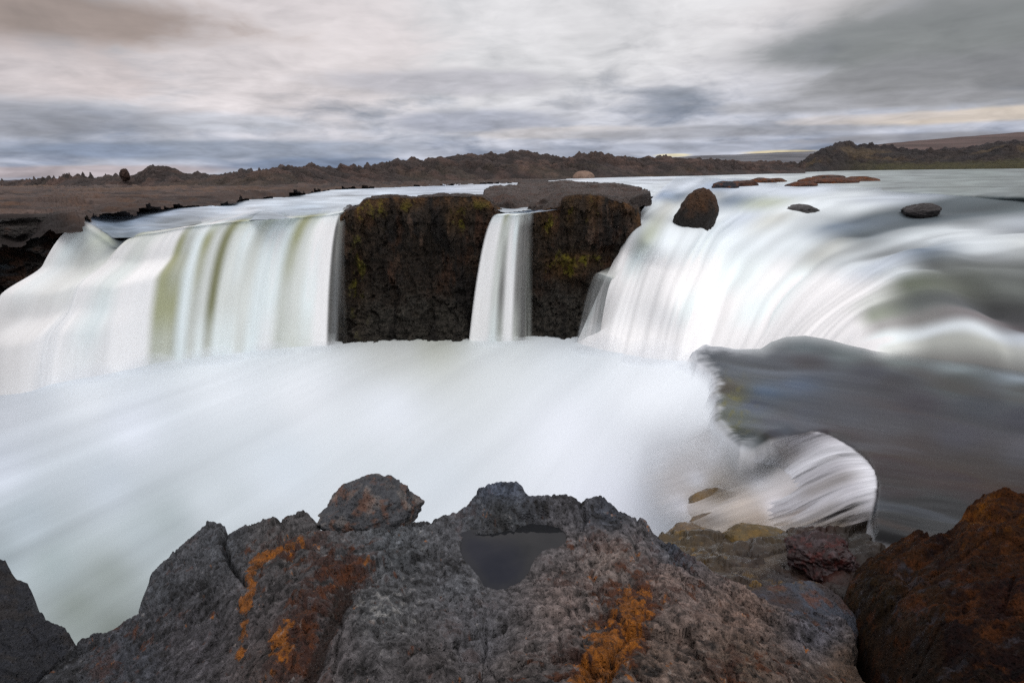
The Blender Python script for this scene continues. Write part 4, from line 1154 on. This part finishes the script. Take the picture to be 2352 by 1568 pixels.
# ------------------------------------------------------------------ near outcrop
crest = [(-800, 1800), (0, 1640), (60, 1590), (110, 1530), (150, 1490), (172, 1470), (195, 1464), (240, 1440), (285, 1408), (312, 1395), (318, 1370), (330, 1340), (345, 1312), (375, 1280), (398, 1252), (440, 1215), (470, 1194), (490, 1190), (512, 1192), (520, 1212), (526, 1216),
         (560, 1201), (600, 1190), (640, 1186), (668, 1172), (690, 1165), (712, 1170), (728, 1186), (736, 1210), (745, 1212), (800, 1196), (860, 1190), (930, 1188), (978, 1192), (992, 1192), (1020, 1180), (1052, 1170), (1072, 1160), (1086, 1140), (1110, 1118), (1140, 1112), (1160, 1104), (1188, 1104), (1206, 1114),
         (1216, 1136), (1235, 1143), (1262, 1142), (1278, 1132), (1300, 1130), (1330, 1136), (1370, 1134), (1385, 1140), (1400, 1152), (1430, 1164), (1462, 1178), (1490, 1192), (1503, 1206), (1530, 1228), (1560, 1250), (1600, 1276), (1640, 1302), (1690, 1332), (1740, 1362), (1790, 1386),
         (1850, 1392), (1900, 1396), (1935, 1412), (1965, 1440), (1975, 1470), (1960, 1500), (1990, 1540), (2080, 1568), (2200, 1600), (2500, 1640), (2900, 1660)]
fg_poly = crest + [(2900, 3400), (-800, 3400)]
zfg = tps([(1180, 1120, -.22), (850, 1200, -.40), (500, 1230, -.62), (380, 1330, -.70), (300, 1420, -.80), (170, 1500, -.95), (0, 1600, -.9), (-500, 1600, -1.0), (250, 1568, -.62), (600, 1568, -.22), (1176, 1568, .02), (1800, 1568, -.10),
           (2300, 1600, -.25), (1500, 1250, -.34), (1700, 1360, -.36), (1940, 1440, -.42), (1060, 1230, -.315), (1180, 1350, -.31), (1300, 1230, -.31), (1180, 1205, -.30), (1380, 1150, -.27), (700, 1350, -.20), (900, 1300, -.25), (1500, 1400, -.12), (1300, 1450, -.10), (640, 1210, -.5),
           (1176, 2400, .05), (0, 2400, -.2), (2352, 2400, .0), (-800, 2400, -.3), (2900, 2400, 0)])
pot = [(1062, 1238), (1078, 1226), (1105, 1226), (1132, 1224), (1158, 1216), (1172, 1212), (1180, 1220), (1188, 1205), (1205, 1196), (1228, 1191), (1255, 1193), (1282, 1202), (1298, 1220), (1298, 1240), (1280, 1252), (1262, 1254), (1245, 1262), (1228, 1278), (1216, 1298), (1210, 1315), (1192, 1334), (1165, 1348),
       (1140, 1352), (1118, 1346), (1104, 1326), (1090, 1306), (1072, 1288), (1060, 1262)]
xs = np.concatenate([np.linspace(-800, -40, 60), np.arange(-36, 2392, 1.75), np.linspace(2400, 2900, 40)])
ys = np.concatenate([np.arange(1060, 1600, 1.75), np.linspace(1605, 3400, 90)])
PX, PY = np.meshgrid(xs, ys)
S = sdf(PX, PY, fg_poly)
P = on_z(PX, PY, zfg(PX, PY))
B = P.copy(); Q = B*np.array([1, 1, 0]) ; Q[..., 2] = B[..., 2]
wq = Q + .06*np.stack([fbm(Q, 3, 3), fbm(Q, 3, 3, off=9), 0*S], -1)
w1, w2, wi = worley(wq*np.array([1, .8, 0]), 2.6, 4.4, True)
w3, w4, wj = worley(wq, 8.0, 7.7, True)
w5, w6, wk = worley(Q + .01*fbm(Q, 20, 2)[..., None], 34.0, 1.7, True)
big = fbm(Q, 1.6, 4, .5, off=2.)
med = fbm(Q, 7.0, 5, .62, off=5.)
fin = fbm(Q, 42.0, 3, .6, off=8.)
rid = fbm(Q, 4.0, 4, .55, off=12., ridged=True)
potd = sdf(PX, PY, pot)
calm = 1-.85*np.exp(-np.maximum(potd, 0)/30)
fac = .030*worley(wq, 3.4, 3.3, True, True) + .009*worley(wq, 8.5, 9.1, True, True)
rid2 = fbm(Q, 15.0, 4, .62, off=33., ridged=True)
h = (.080*big + .030*(wi-.5) + .008*(wj-.5) + .024*med + .011*fin + .030*rid + .010*rid2 + fac)*calm
h -= .022*ss(-(w2-w1), -.07, 0)*calm + .010*ss(-(w4-w3), -.10, 0)*calm
holes = ss(-w5, -.42, -.15)*(wk > .62)
h -= .010*holes*calm
for pts, wdt, dep in [([(519, 1205), (514, 1235), (516, 1262), (530, 1290), (548, 1318), (560, 1332)], 5, .07),
                      ([(318, 1400), (350, 1385), (398, 1372), (430, 1352), (470, 1345)], 4, .05),
                      ([(735, 1200), (760, 1214), (830, 1206), (940, 1200), (985, 1192)], 6, .06),
                      ([(640, 1186), (655, 1215), (700, 1222), (735, 1210)], 5, .03),
                      ([(990, 1200), (1020, 1240), (1045, 1280), (1060, 1310)], 4, .02),
                      ([(1060, 1225), (1090, 1215), (1150, 1208), (1180, 1196), (1240, 1180), (1300, 1190)], 6, .05),
                      ([(1345, 1125), (1330, 1160), (1345, 1190), (1330, 1215)], 5, .035),
                      ([(970, 1500), (1040, 1480), (1090, 1460), (1115, 1445), (1160, 1440)], 5, .045),
                      ([(1350, 1510), (1375, 1530), (1400, 1560)], 5, .05),
                      ([(1210, 1335), (1260, 1300), (1320, 1280)], 5, .04),
                      ([(620, 1370), (650, 1330), (700, 1300)], 4, .03),
                      ([(1500, 1215), (1560, 1290), (1620, 1330), (1700, 1385), (1800, 1440), (1900, 1470)], 7, .04)]:
    L = line_d(PX + 10*med, PY + 10*big, pts)
    h -= dep*np.exp(-(L/wdt)**2)
# far rim of the pothole stands higher than its lip
h += .03*np.exp(-((PY-1160)/18)**2)*ss(PX, 1020, 1080)*ss(-PX, -1420, -1340)
h += .05*np.exp(-((PX-640)/60)**2-((PY-1215)/22)**2)
# gullies holding dark wet rust
h -= .06*np.exp(-(line_d(PX, PY, [(800, 1320), (770, 1400), (740, 1480), (700, 1560)])/26)**2)
h -= .05*np.exp(-(line_d(PX, PY, [(1330, 1590), (1370, 1530), (1440, 1490)])/18)**2)
P[..., 2] += h*ss(-S, -2, 8) + .02*med
pin = ss(-potd, -5, 9)
P[..., 2] = P[..., 2]*(1-pin) + pin*(-.42 - .05*ss(-potd, 0, 40))
lip = ss(potd, 0, 12)*np.exp(-np.maximum(potd, 0)/26)
P[..., 2] = np.where((potd < 40), np.maximum(P[..., 2], P[..., 2]*(1-lip) + lip*np.maximum(P[..., 2], -.308)), P[..., 2])
jagS = S + 3.0*med + 1.5*fin
P[..., 2] -= .05*ss(jagS, -10, 0) + 2.6*ss(jagS, 0, 30) + 3*ss(jagS, 30, 60)
# colours: slate grey lava, pinkish and brown towards the right, rust and orange crusts
gm = fbm(Q, 2.2, 5, .6, off=40.)
gf = fbm(Q, 9.0, 5, .65, off=44.)
gx = fbm(Q, 26.0, 4, .65, off=48.)
c = shep([(100, 1540, (56, 58, 62)), (350, 1350, (68, 71, 76)), (500, 1250, (72, 75, 80)), (650, 1250, (78, 76, 76)), (300, 1500, (64, 67, 74)), (900, 1250, (80, 84, 88)), (880, 1400, (92, 94, 96)), (700, 1430, (84, 76, 76)), (620, 1540, (70, 62, 60)),
          (1150, 1130, (72, 80, 94)), (1150, 1190, (56, 58, 60)), (1400, 1180, (62, 66, 74)), (1560, 1260, (62, 68, 78)), (1400, 1290, (124, 112, 106)), (1540, 1340, (130, 112, 104)), (1700, 1420, (122, 102, 92)), (1300, 1400, (112, 100, 96)), (1100, 1450, (84, 84, 88)),
          (1000, 1540, (74, 70, 70)), (1200, 1540, (84, 78, 76)), (1500, 1500, (100, 84, 74)), (1700, 1540, (94, 78, 66)), (1880, 1430, (84, 84, 92)), (1950, 1540, (80, 64, 52)), (1050, 1350, (84, 86, 90)), (430, 1480, (72, 70, 74)), (2300, 1560, (60, 44, 32))], PX, PY)
col = lin(c)/EH
col = 1.02*col*np.clip(1 + .7*gm + 1.3*gf + 1.9*gx, .12, 3.0)[..., None]
rust = alb((82, 44, 20)); rdk = alb((58, 32, 22)); org = alb((142, 84, 18))
def blob(x, y, rx, ry, a=0.0):
    ca, sa = math.cos(a), math.sin(a)
    dx, dy = PX-x, PY-y
    return np.exp(-((dx*ca+dy*sa)/rx)**2-((-dx*sa+dy*ca)/ry)**2)
bl_r = .9*blob(700, 1440, 70, 180, .25) + .8*blob(800, 1310, 70, 45) + .8*blob(640, 1270, 70, 40, -.3) + .9*blob(1440, 1400, 90, 90) + .9*blob(1380, 1520, 110, 60) + .5*blob(1280, 1340, 60, 30) + .4*blob(1350, 1250, 70, 30) + .5*blob(460, 1400, 60, 40) + .4*blob(330, 1440, 60, 40) + .6*blob(1700, 1540, 120, 50) + .6*blob(1850, 1380, 60, 40) + .35*blob(1600, 1350, 160, 70) + .5*blob(250, 1530, 80, 50) + .45*blob(2100, 1580, 250, 60) + .12
m = ss(gf*.9 + gm*.5 + .50*bl_r, .30, .44)
col = mixc(col, rdk, np.clip(m*(.35+.6*bl_r), 0, .92))
m = ss(fbm(Q, 13.0, 5, .62, off=60.) + .40*bl_r, .34, .50)
col = mixc(col, rust, np.clip(m*.85, 0, .9))
bl_o = 1.15*np.exp(-(line_d(PX, PY, [(690, 1252), (640, 1268), (590, 1290), (572, 1320), (582, 1350), (560, 1380)])/15)**2) + 1.0*np.exp(-(line_d(PX, PY, [(560, 1380), (560, 1450), (548, 1500)])/10)**2) + .9*blob(640, 1490, 36, 80, .2) + 1.2*blob(1410, 1460, 70, 55) + 1.1*blob(1360, 1530, 60, 40, -.5) + .9*blob(1470, 1400, 40, 40) + .8*blob(1440, 1360, 25, 30) + .55*blob(855, 1300, 22, 14) \
    + .7*blob(464, 1360, 12, 8) + .6*blob(400, 1390, 14, 8) + .6*blob(1470, 1280, 30, 16) + .5*blob(1560, 1330, 20, 12) + .6*blob(1500, 1240, 25, 8) + .6*blob(1430, 1545, 50, 30) + .6*blob(1990, 1610, 60, 30) + .5*blob(210, 1480, 20, 14) + .6*blob(1340, 1330, 30, 14) + .5*blob(1850, 1360, 30, 10)
m = ss(fbm(Q, 15.0, 5, .66, off=80.) + .6*gx + .70*bl_o, .44, .56)
col = mixc(col, org*np.clip(.85+.9*gx+.8*gf, .25, 1.5)[..., None], np.clip(m*.88, 0, .95))
gull = np.exp(-(line_d(PX, PY, [(790, 1340), (765, 1410), (735, 1490), (700, 1570)])/24)**2)
col = mixc(col, alb((34, 20, 14)), .85*ss(gull + .4*gf, .35, .7))
col = mixc(col, alb((150, 148, 144)), .5*ss(gx + .35*blob(880, 1400, 90, 70), .32, .5))
col = mixc(col, alb((42, 40, 38)), .6*holes)  # pits shaded darker through the colour
col = mixc(col, alb((40, 42, 46)), pin)
keep = (S < 62)
fg = grid_obj('rock_outcrop', P, M_ROCK, np.clip(col, .004, .8), keep=keep)
tag(fg, 'big rough grey lava outcrop blotched with orange and rust lichen, holding the heart shaped puddle', 'rock outcrop')

# water in the pothole
m_pud = bpy.data.materials.new('still_water'); m_pud.use_nodes = True
b_ = m_pud.node_tree.nodes['Principled BSDF']
b_.inputs['Base Color'].default_value = (0.006, 0.008, 0.016, 1)
b_.inputs['Roughness'].default_value = 0.02
b_.inputs['IOR'].default_value = 1.33
PX2, PY2 = np.meshgrid(np.arange(1030, 1330, 6), np.arange(1180, 1375, 5))
S2 = sdf(PX2, PY2, pot)
at_ = m_pud.node_tree.nodes.new('ShaderNodeAttribute'); at_.attribute_name = 'Col'
m_pud.node_tree.links.new(at_.outputs['Color'], b_.inputs['Base Color'])
Pp = on_z(PX2, PY2, -.322)
pud_pale = ss((PX2-1170)*.8 - (PY2-1290)*.9 + 60*fbm(Pp, 6, 3), -30, 90) + .5*ss(S2, -22, -2)  # puddle colour is paler towards the upper right and the rim
pc_ = mixc(np.broadcast_to(np.array([.004, .006, .014]), Pp.shape).copy(), np.array([.015, .016, .018]), np.clip(pud_pale, 0, 1))
pud = grid_obj('puddle', Pp, m_pud, pc_, keep=S2 < 16)
tag(pud, 'still dark heart shaped puddle cupped in the grey lava outcrop', 'puddle')

# perched blocks on the outcrop's edge
z1 = -.40
q = on_z(860, 1182, -.44); sc = q[1]/F
boulder('boulder', q + np.array([0, .05, .0]), (.31, .24, .20), M_ROCK, (70, 72, 76), 'rounded grey boulder with pale and orange blotches perched on the outcrop rim', 'boulder', sub=6, seed=45.3, rough=.32, facets=11, rust=(140, 84, 40), rk=.35, moss=(140, 132, 126), mk=.4, tilt=-.12)

# dark rock in the corner
zcl = tps([(0, 1300, -.75), (60, 1350, -.8), (160, 1460, -1.0), (0, 1568, -.8), (100, 1568, -.95), (-300, 1300, -.6), (-300, 1568, -.7), (0, 1800, -.75), (300, 1800, -.9)])
def cl_disp(P, PX, PY, S):
    w1, w2, wi = worley(P, 7.0, 2.2, True)
    return .06*fbm(P, 3.5, 5, .62, off=3.) + .03*(wi-.5) + .02*fbm(P, 22, 4, .65)
def cl_col(P, PX, PY, S):
    c = rock_colour(P, (38, 40, 46), (50, 44, 40), .5, sc=3, seed=7.)
    return c*(1+.8*fbm(P, 24, 4, .65, off=3.)[..., None])
cr_ = patch('rock_outcrop', [(-700, 1250), (-200, 1262), (-30, 1276), (0, 1283), (14, 1292), (24, 1318), (38, 1328), (62, 1334), (70, 1350), (72, 1392), (84, 1402), (98, 1410), (104, 1424), (130, 1436), (150, 1446), (164, 1464), (172, 1478), (150, 1500), (120, 1530), (70, 1580), (20, 1650), (-100, 1900), (-700, 1900)],
            zcl, M_ROCK, cl_col, step=(2, 2), drop=0, soft=20, disp=cl_disp, bbox=(-700, 1200, 260, 1900), keep_out=50,
            post=lambda P, PX, PY, S: P[..., 2].__isub__(3.2*ss(S + 6*fbm(P, 9, 4, .6), 0, 34)))
tag(cr_, 'nearly black crusty rock shoulder rising beside the grey outcrop at the pool edge', 'rock outcrop')

# ------------------------------------------------------------------ wet bed under the cascade
zb_ = tps([(1520, 1230, -1.5), (1600, 1180, -1.9), (1700, 1200, -1.6), (1650, 1280, -1.0), (1850, 1230, -1.25), (2000, 1220, -1.1), (1950, 1300, -.85), (1800, 1360, -.75), (1700, 1340, -.72), (2150, 1200, -.95), (2352, 1180, -.85), (1950, 1440, -.8), (2000, 1520, -.9), (2200, 1400, -.8), (1500, 1100, -2.6), (1500, 1400, -.8)])
def bed_col(P, PX, PY, S):
    c = shep([(1560, 1225, (96, 80, 52)), (1640, 1260, (84, 68, 46)), (1720, 1300, (72, 58, 50)), (1800, 1340, (60, 54, 56)), (1870, 1260, (62, 36, 32)), (1900, 1300, (84, 44, 36)), (1960, 1240, (40, 32, 20)), (2100, 1190, (50, 36, 28)), (2030, 1180, (74, 60, 34)), (1780, 1240, (80, 66, 44)), (1700, 1200, (100, 88, 70)), (1960, 1400, (18, 16, 14)), (1820, 1400, (76, 78, 88)), (1900, 1360, (70, 58, 52)), (2200, 1200, (40, 28, 22))], PX, PY)
    c = .5*lin(c)/EH
    c = c*(1 + .8*fbm(P, 7, 5, .6)[..., None] + .5*fbm(P, 25, 3, .6)[..., None])
    c = mixc(c, alb((128, 98, 34)), .7*ss(fbm(P, 9, 5, .6, off=5.), .08, .3)*np.exp(-(line_d(PX, PY, [(1540, 1220), (1600, 1270), (1680, 1325), (1760, 1350), (1870, 1345)])/26)**2))
    return np.clip(c, .004, .6)
def bed_disp(P, PX, PY, S):
    w1, w2, wi = worley(P + .03*fbm(P, 6, 3)[..., None], 4.2, 1.2, True)
    return .05*(wi-.5) + .12*fbm(P, 3.0, 5, .6) - .02*ss(-(w2-w1), -.12, 0) + .012*fbm(P, 30, 3, .6)
bed = patch('riverbed_terrain', [(1520, 1225), (1560, 1222), (1640, 1228), (1760, 1228), (1900, 1200), (2010, 1180), (2100, 1165), (2352, 1130), (2900, 1120), (2900, 1700), (1900, 1700), (1500, 1500), (1480, 1260)],
            zb_, M_WET, bed_col, step=(2.4, 2.4), drop=2.5, soft=30, disp=bed_disp, bbox=(1440, 1100, 2900, 1700), keep_out=40)
tag(bed, kind='structure')

# submerged rocks
sub_specs = [((1658, 1170, -2.92), (.42, .36, .26), (112, 96, 74), 'tan rounded rock drowned in the foot of the small cascade, foam all round', 51.),
             ((1636, 1218, -2.36), (.26, .25, .16), (96, 84, 72), 'low brown rock just under the drowned tan one, veiled by water', 52.),
             ((1745, 1262, -1.50), (.32, .28, .20), (84, 70, 42), 'olive brown wet rock under the veil of the small cascade', 53.),
             ((1590, 1248, -1.75), (.24, .22, .16), (92, 78, 62), 'wet tan rock tucked against the dark rim of the grey outcrop', 54.)]
for (a, rad, c, lab, sd_) in sub_specs:
    boulder('submerged_rock', on_z(*a), rad, M_WET, c, lab, 'rock', seed=sd_, rough=.2, rust=(120, 92, 38), rk=.5)
boulder('boulder', on_z(1885, 1286, -.90) , (.20, .18, .16), M_WET, (42, 26, 26), 'wet dark red boulder beside the black crack under the small cascade', 'boulder', sub=6, seed=61., rough=.5, facets=14, rust=(92, 36, 30), rk=.4, moss=(96, 88, 92), mk=.35)

# slab of bluish stone
zsl = tps([(1700, 1370, -.40), (1800, 1340, -.42), (1880, 1400, -.42), (1960, 1460, -.50), (1930, 1350, -.5), (1600, 1300, -.5)])
def sl_col(P, PX, PY, S):
    c = rock_colour(P, (66, 70, 80), (96, 54, 24), .6, sc=3.0, seed=17.)
    c = mixc(c, alb((120, 92, 26)), .8*ss(fbm(P, 12, 4, .6), -.1, .2)*np.exp(-((PY-1338)/12)**2))
    return mixc(c, alb((60, 44, 36)), .6*ss(fbm(P, 6, 5, .6, off=4.), .0, .2))
sl = patch('rock_slab', [(1690, 1362), (1730, 1346), (1780, 1340), (1860, 1336), (1900, 1348), (1935, 1375), (1965, 1408), (1975, 1440), (1960, 1480), (1930, 1490), (1800, 1440), (1720, 1390)], zsl, M_ROCK, sl_col, step=(2, 2), drop=.5, soft=20,
           disp=lambda P, PX, PY, S: .05*fbm(P, 4, 5, .6) + .012*fbm(P, 30, 3, .6), margin=30, keep_out=24)
tag(sl, 'slate blue stone slab with an ochre mossy rim, wedged between outcrop and black crack', 'rock slab')

# big mossy boulder
zm = tps([(1980, 1280, -.5), (1960, 1400, -.5), (2080, 1210, -.45), (2220, 1150, -.32), (2300, 1118, -.25), (2352, 1118, -.22), (2200, 1300, -.15), (2352, 1300, -.02), (2050, 1500, -.30), (2200, 1568, -.05), (2352, 1568, .05), (2700, 1200, .0), (2700, 1700, .2), (2050, 1350, -.27)])
mpoly = [(2000, 1262), (2040, 1232), (2085, 1212), (2110, 1200), (2160, 1202), (2190, 1192), (2215, 1178), (2236, 1150), (2262, 1128), (2300, 1114), (2330, 1118), (2352, 1128), (2500, 1110), (2900, 1090), (2900, 2600), (2300, 2600), (2150, 1640), (2060, 1560), (2020, 1510), (2012, 1470), (1990, 1430), (1962, 1400), (1952, 1370), (1956, 1320), (1975, 1290)]
def mo_disp(P, PX, PY, S):
    w1, w2, wi = worley(P + .05*fbm(P, 4, 3)[..., None], 3.2, 8.2, True)
    h = .03*(wi-.5) + .15*fbm(P, 2.2, 5, .62, off=3.) + .04*fbm(P, 9, 4, .68, ridged=True) + .012*fbm(P, 40, 3, .6) - .008*ss(-(w2-w1), -.10, 0)
    h -= .05*np.exp(-(line_d(PX, PY, [(2190, 1205), (2180, 1240), (2150, 1260), (2100, 1290), (2080, 1340)])/16)**2)
    h -= .06*np.exp(-(line_d(PX, PY, [(2240, 1180), (2290, 1190), (2352, 1200)])/10)**2)
    return h
def mo_col(P, PX, PY, S):
    c = .26*lin(shep([(2250, 1160, (110, 74, 24)), (2300, 1230, (96, 66, 26)), (2150, 1230, (62, 44, 24)), (2050, 1280, (84, 60, 34)), (2100, 1330, (92, 70, 56)), (2200, 1350, (88, 58, 32)), (2320, 1380, (76, 48, 26)), (2020, 1360, (70, 62, 34)), (2080, 1400, (86, 78, 76)), (2200, 1480, (60, 42, 28)), (2340, 1520, (52, 36, 24)), (2060, 1480, (70, 54, 42)), (2120, 1540, (72, 66, 66))], PX, PY))/EH
    c = c*np.array([1.15, .86, .60])
    c = c*np.clip(1 + .8*fbm(P, 6, 5, .62)[..., None] + 1.3*fbm(P, 30, 4, .7, off=6)[..., None], .2, 2.2)
    c = mixc(c, alb((66, 66, 74)), .5*ss(fbm(P, 9.5, 5, .66, off=16.) + .16*np.exp(-((PX-2090)/80)**2-((PY-1380)/130)**2), .22, .40))
    c = mixc(c, alb((72, 40, 10)), .5*ss(fbm(P, 5, 5, .62, off=26.), .06, .3)*ss(-PY, -1400, -1200))
    c = mixc(c, alb((26, 20, 14)), .7*ss(fbm(P, 8, 5, .6, off=36.), .16, .34))
    c = mixc(c, alb((110, 66, 16)), .75*ss(fbm(P, 10, 5, .66, off=46.) + .25*np.exp(-((PX-2270)/110)**2-((PY-1190)/70)**2), .22, .42)*ss(-PY, -1320, -1200))
    c = mixc(c, alb((76, 42, 20)), .65*ss(fbm(P, 8, 5, .66, off=56.), .06, .26))
    return np.clip(c, .004, .6)
mo = patch('boulder', mpoly, zm, M_MOSSR, mo_col, step=(2, 2), drop=0, soft=26, disp=mo_disp, bbox=(1900, 1060, 2900, 1900), keep_out=50,
           post=lambda P, PX, PY, S: P[..., 2].__isub__(.04*ss(S, -26, 0) + 1.2*ss(S + 5*fbm(P, 9, 4, .6), 0, 36)))
tag(mo, 'huge boulder furred with brown and ochre moss beside the shallow dark river', 'boulder')

# ------------------------------------------------------------------ drifting spray where the falls strike the pool
m_sp = bpy.data.materials.new('spray'); m_sp.use_nodes = True
g = NT(m_sp.node_tree)
o_ = g.n('ShaderNodeOutputMaterial'); v_ = g.n('ShaderNodeVolumePrincipled')
v_.inputs['Color'].default_value = (.97, .98, 1, 1); v_.inputs['Density'].default_value = .55; v_.inputs['Anisotropy'].default_value = .2
g.t.links.new(v_.outputs[0], o_.inputs['Volume'])
vs, fs, nb = [], [], 0
for (px, py, rx, ry, rz) in [(20, 882, 1.5, .8, .45), (185, 860, 1.6, .8, .55), (350, 838, 1.5, .7, .5), (495, 822, 1.3, .7, .5), (625, 806, 1.2, .6, .4), (740, 797, .8, .5, .3), (1150, 786, 1.2, .5, .35), (1380, 800, 1.2, .8, .6), (1500, 822, 1.3, .8, .8), (1620, 842, 1.2, .8, .8)]:
    v, f = ICO[5]
    c = on_z(px, py, ZP)
    w = v*np.array([rx, ry, rz])*(1 + .25*fbm(v + px, 1.1, 3)[:, None]) + c + np.array([0, -.3, .05])
    vs.append(w); fs.append(f + nb); nb += len(v)
sp = mesh_obj('spray_mist', np.concatenate(vs), np.concatenate(fs), m_sp)
tag(sp, kind='stuff')
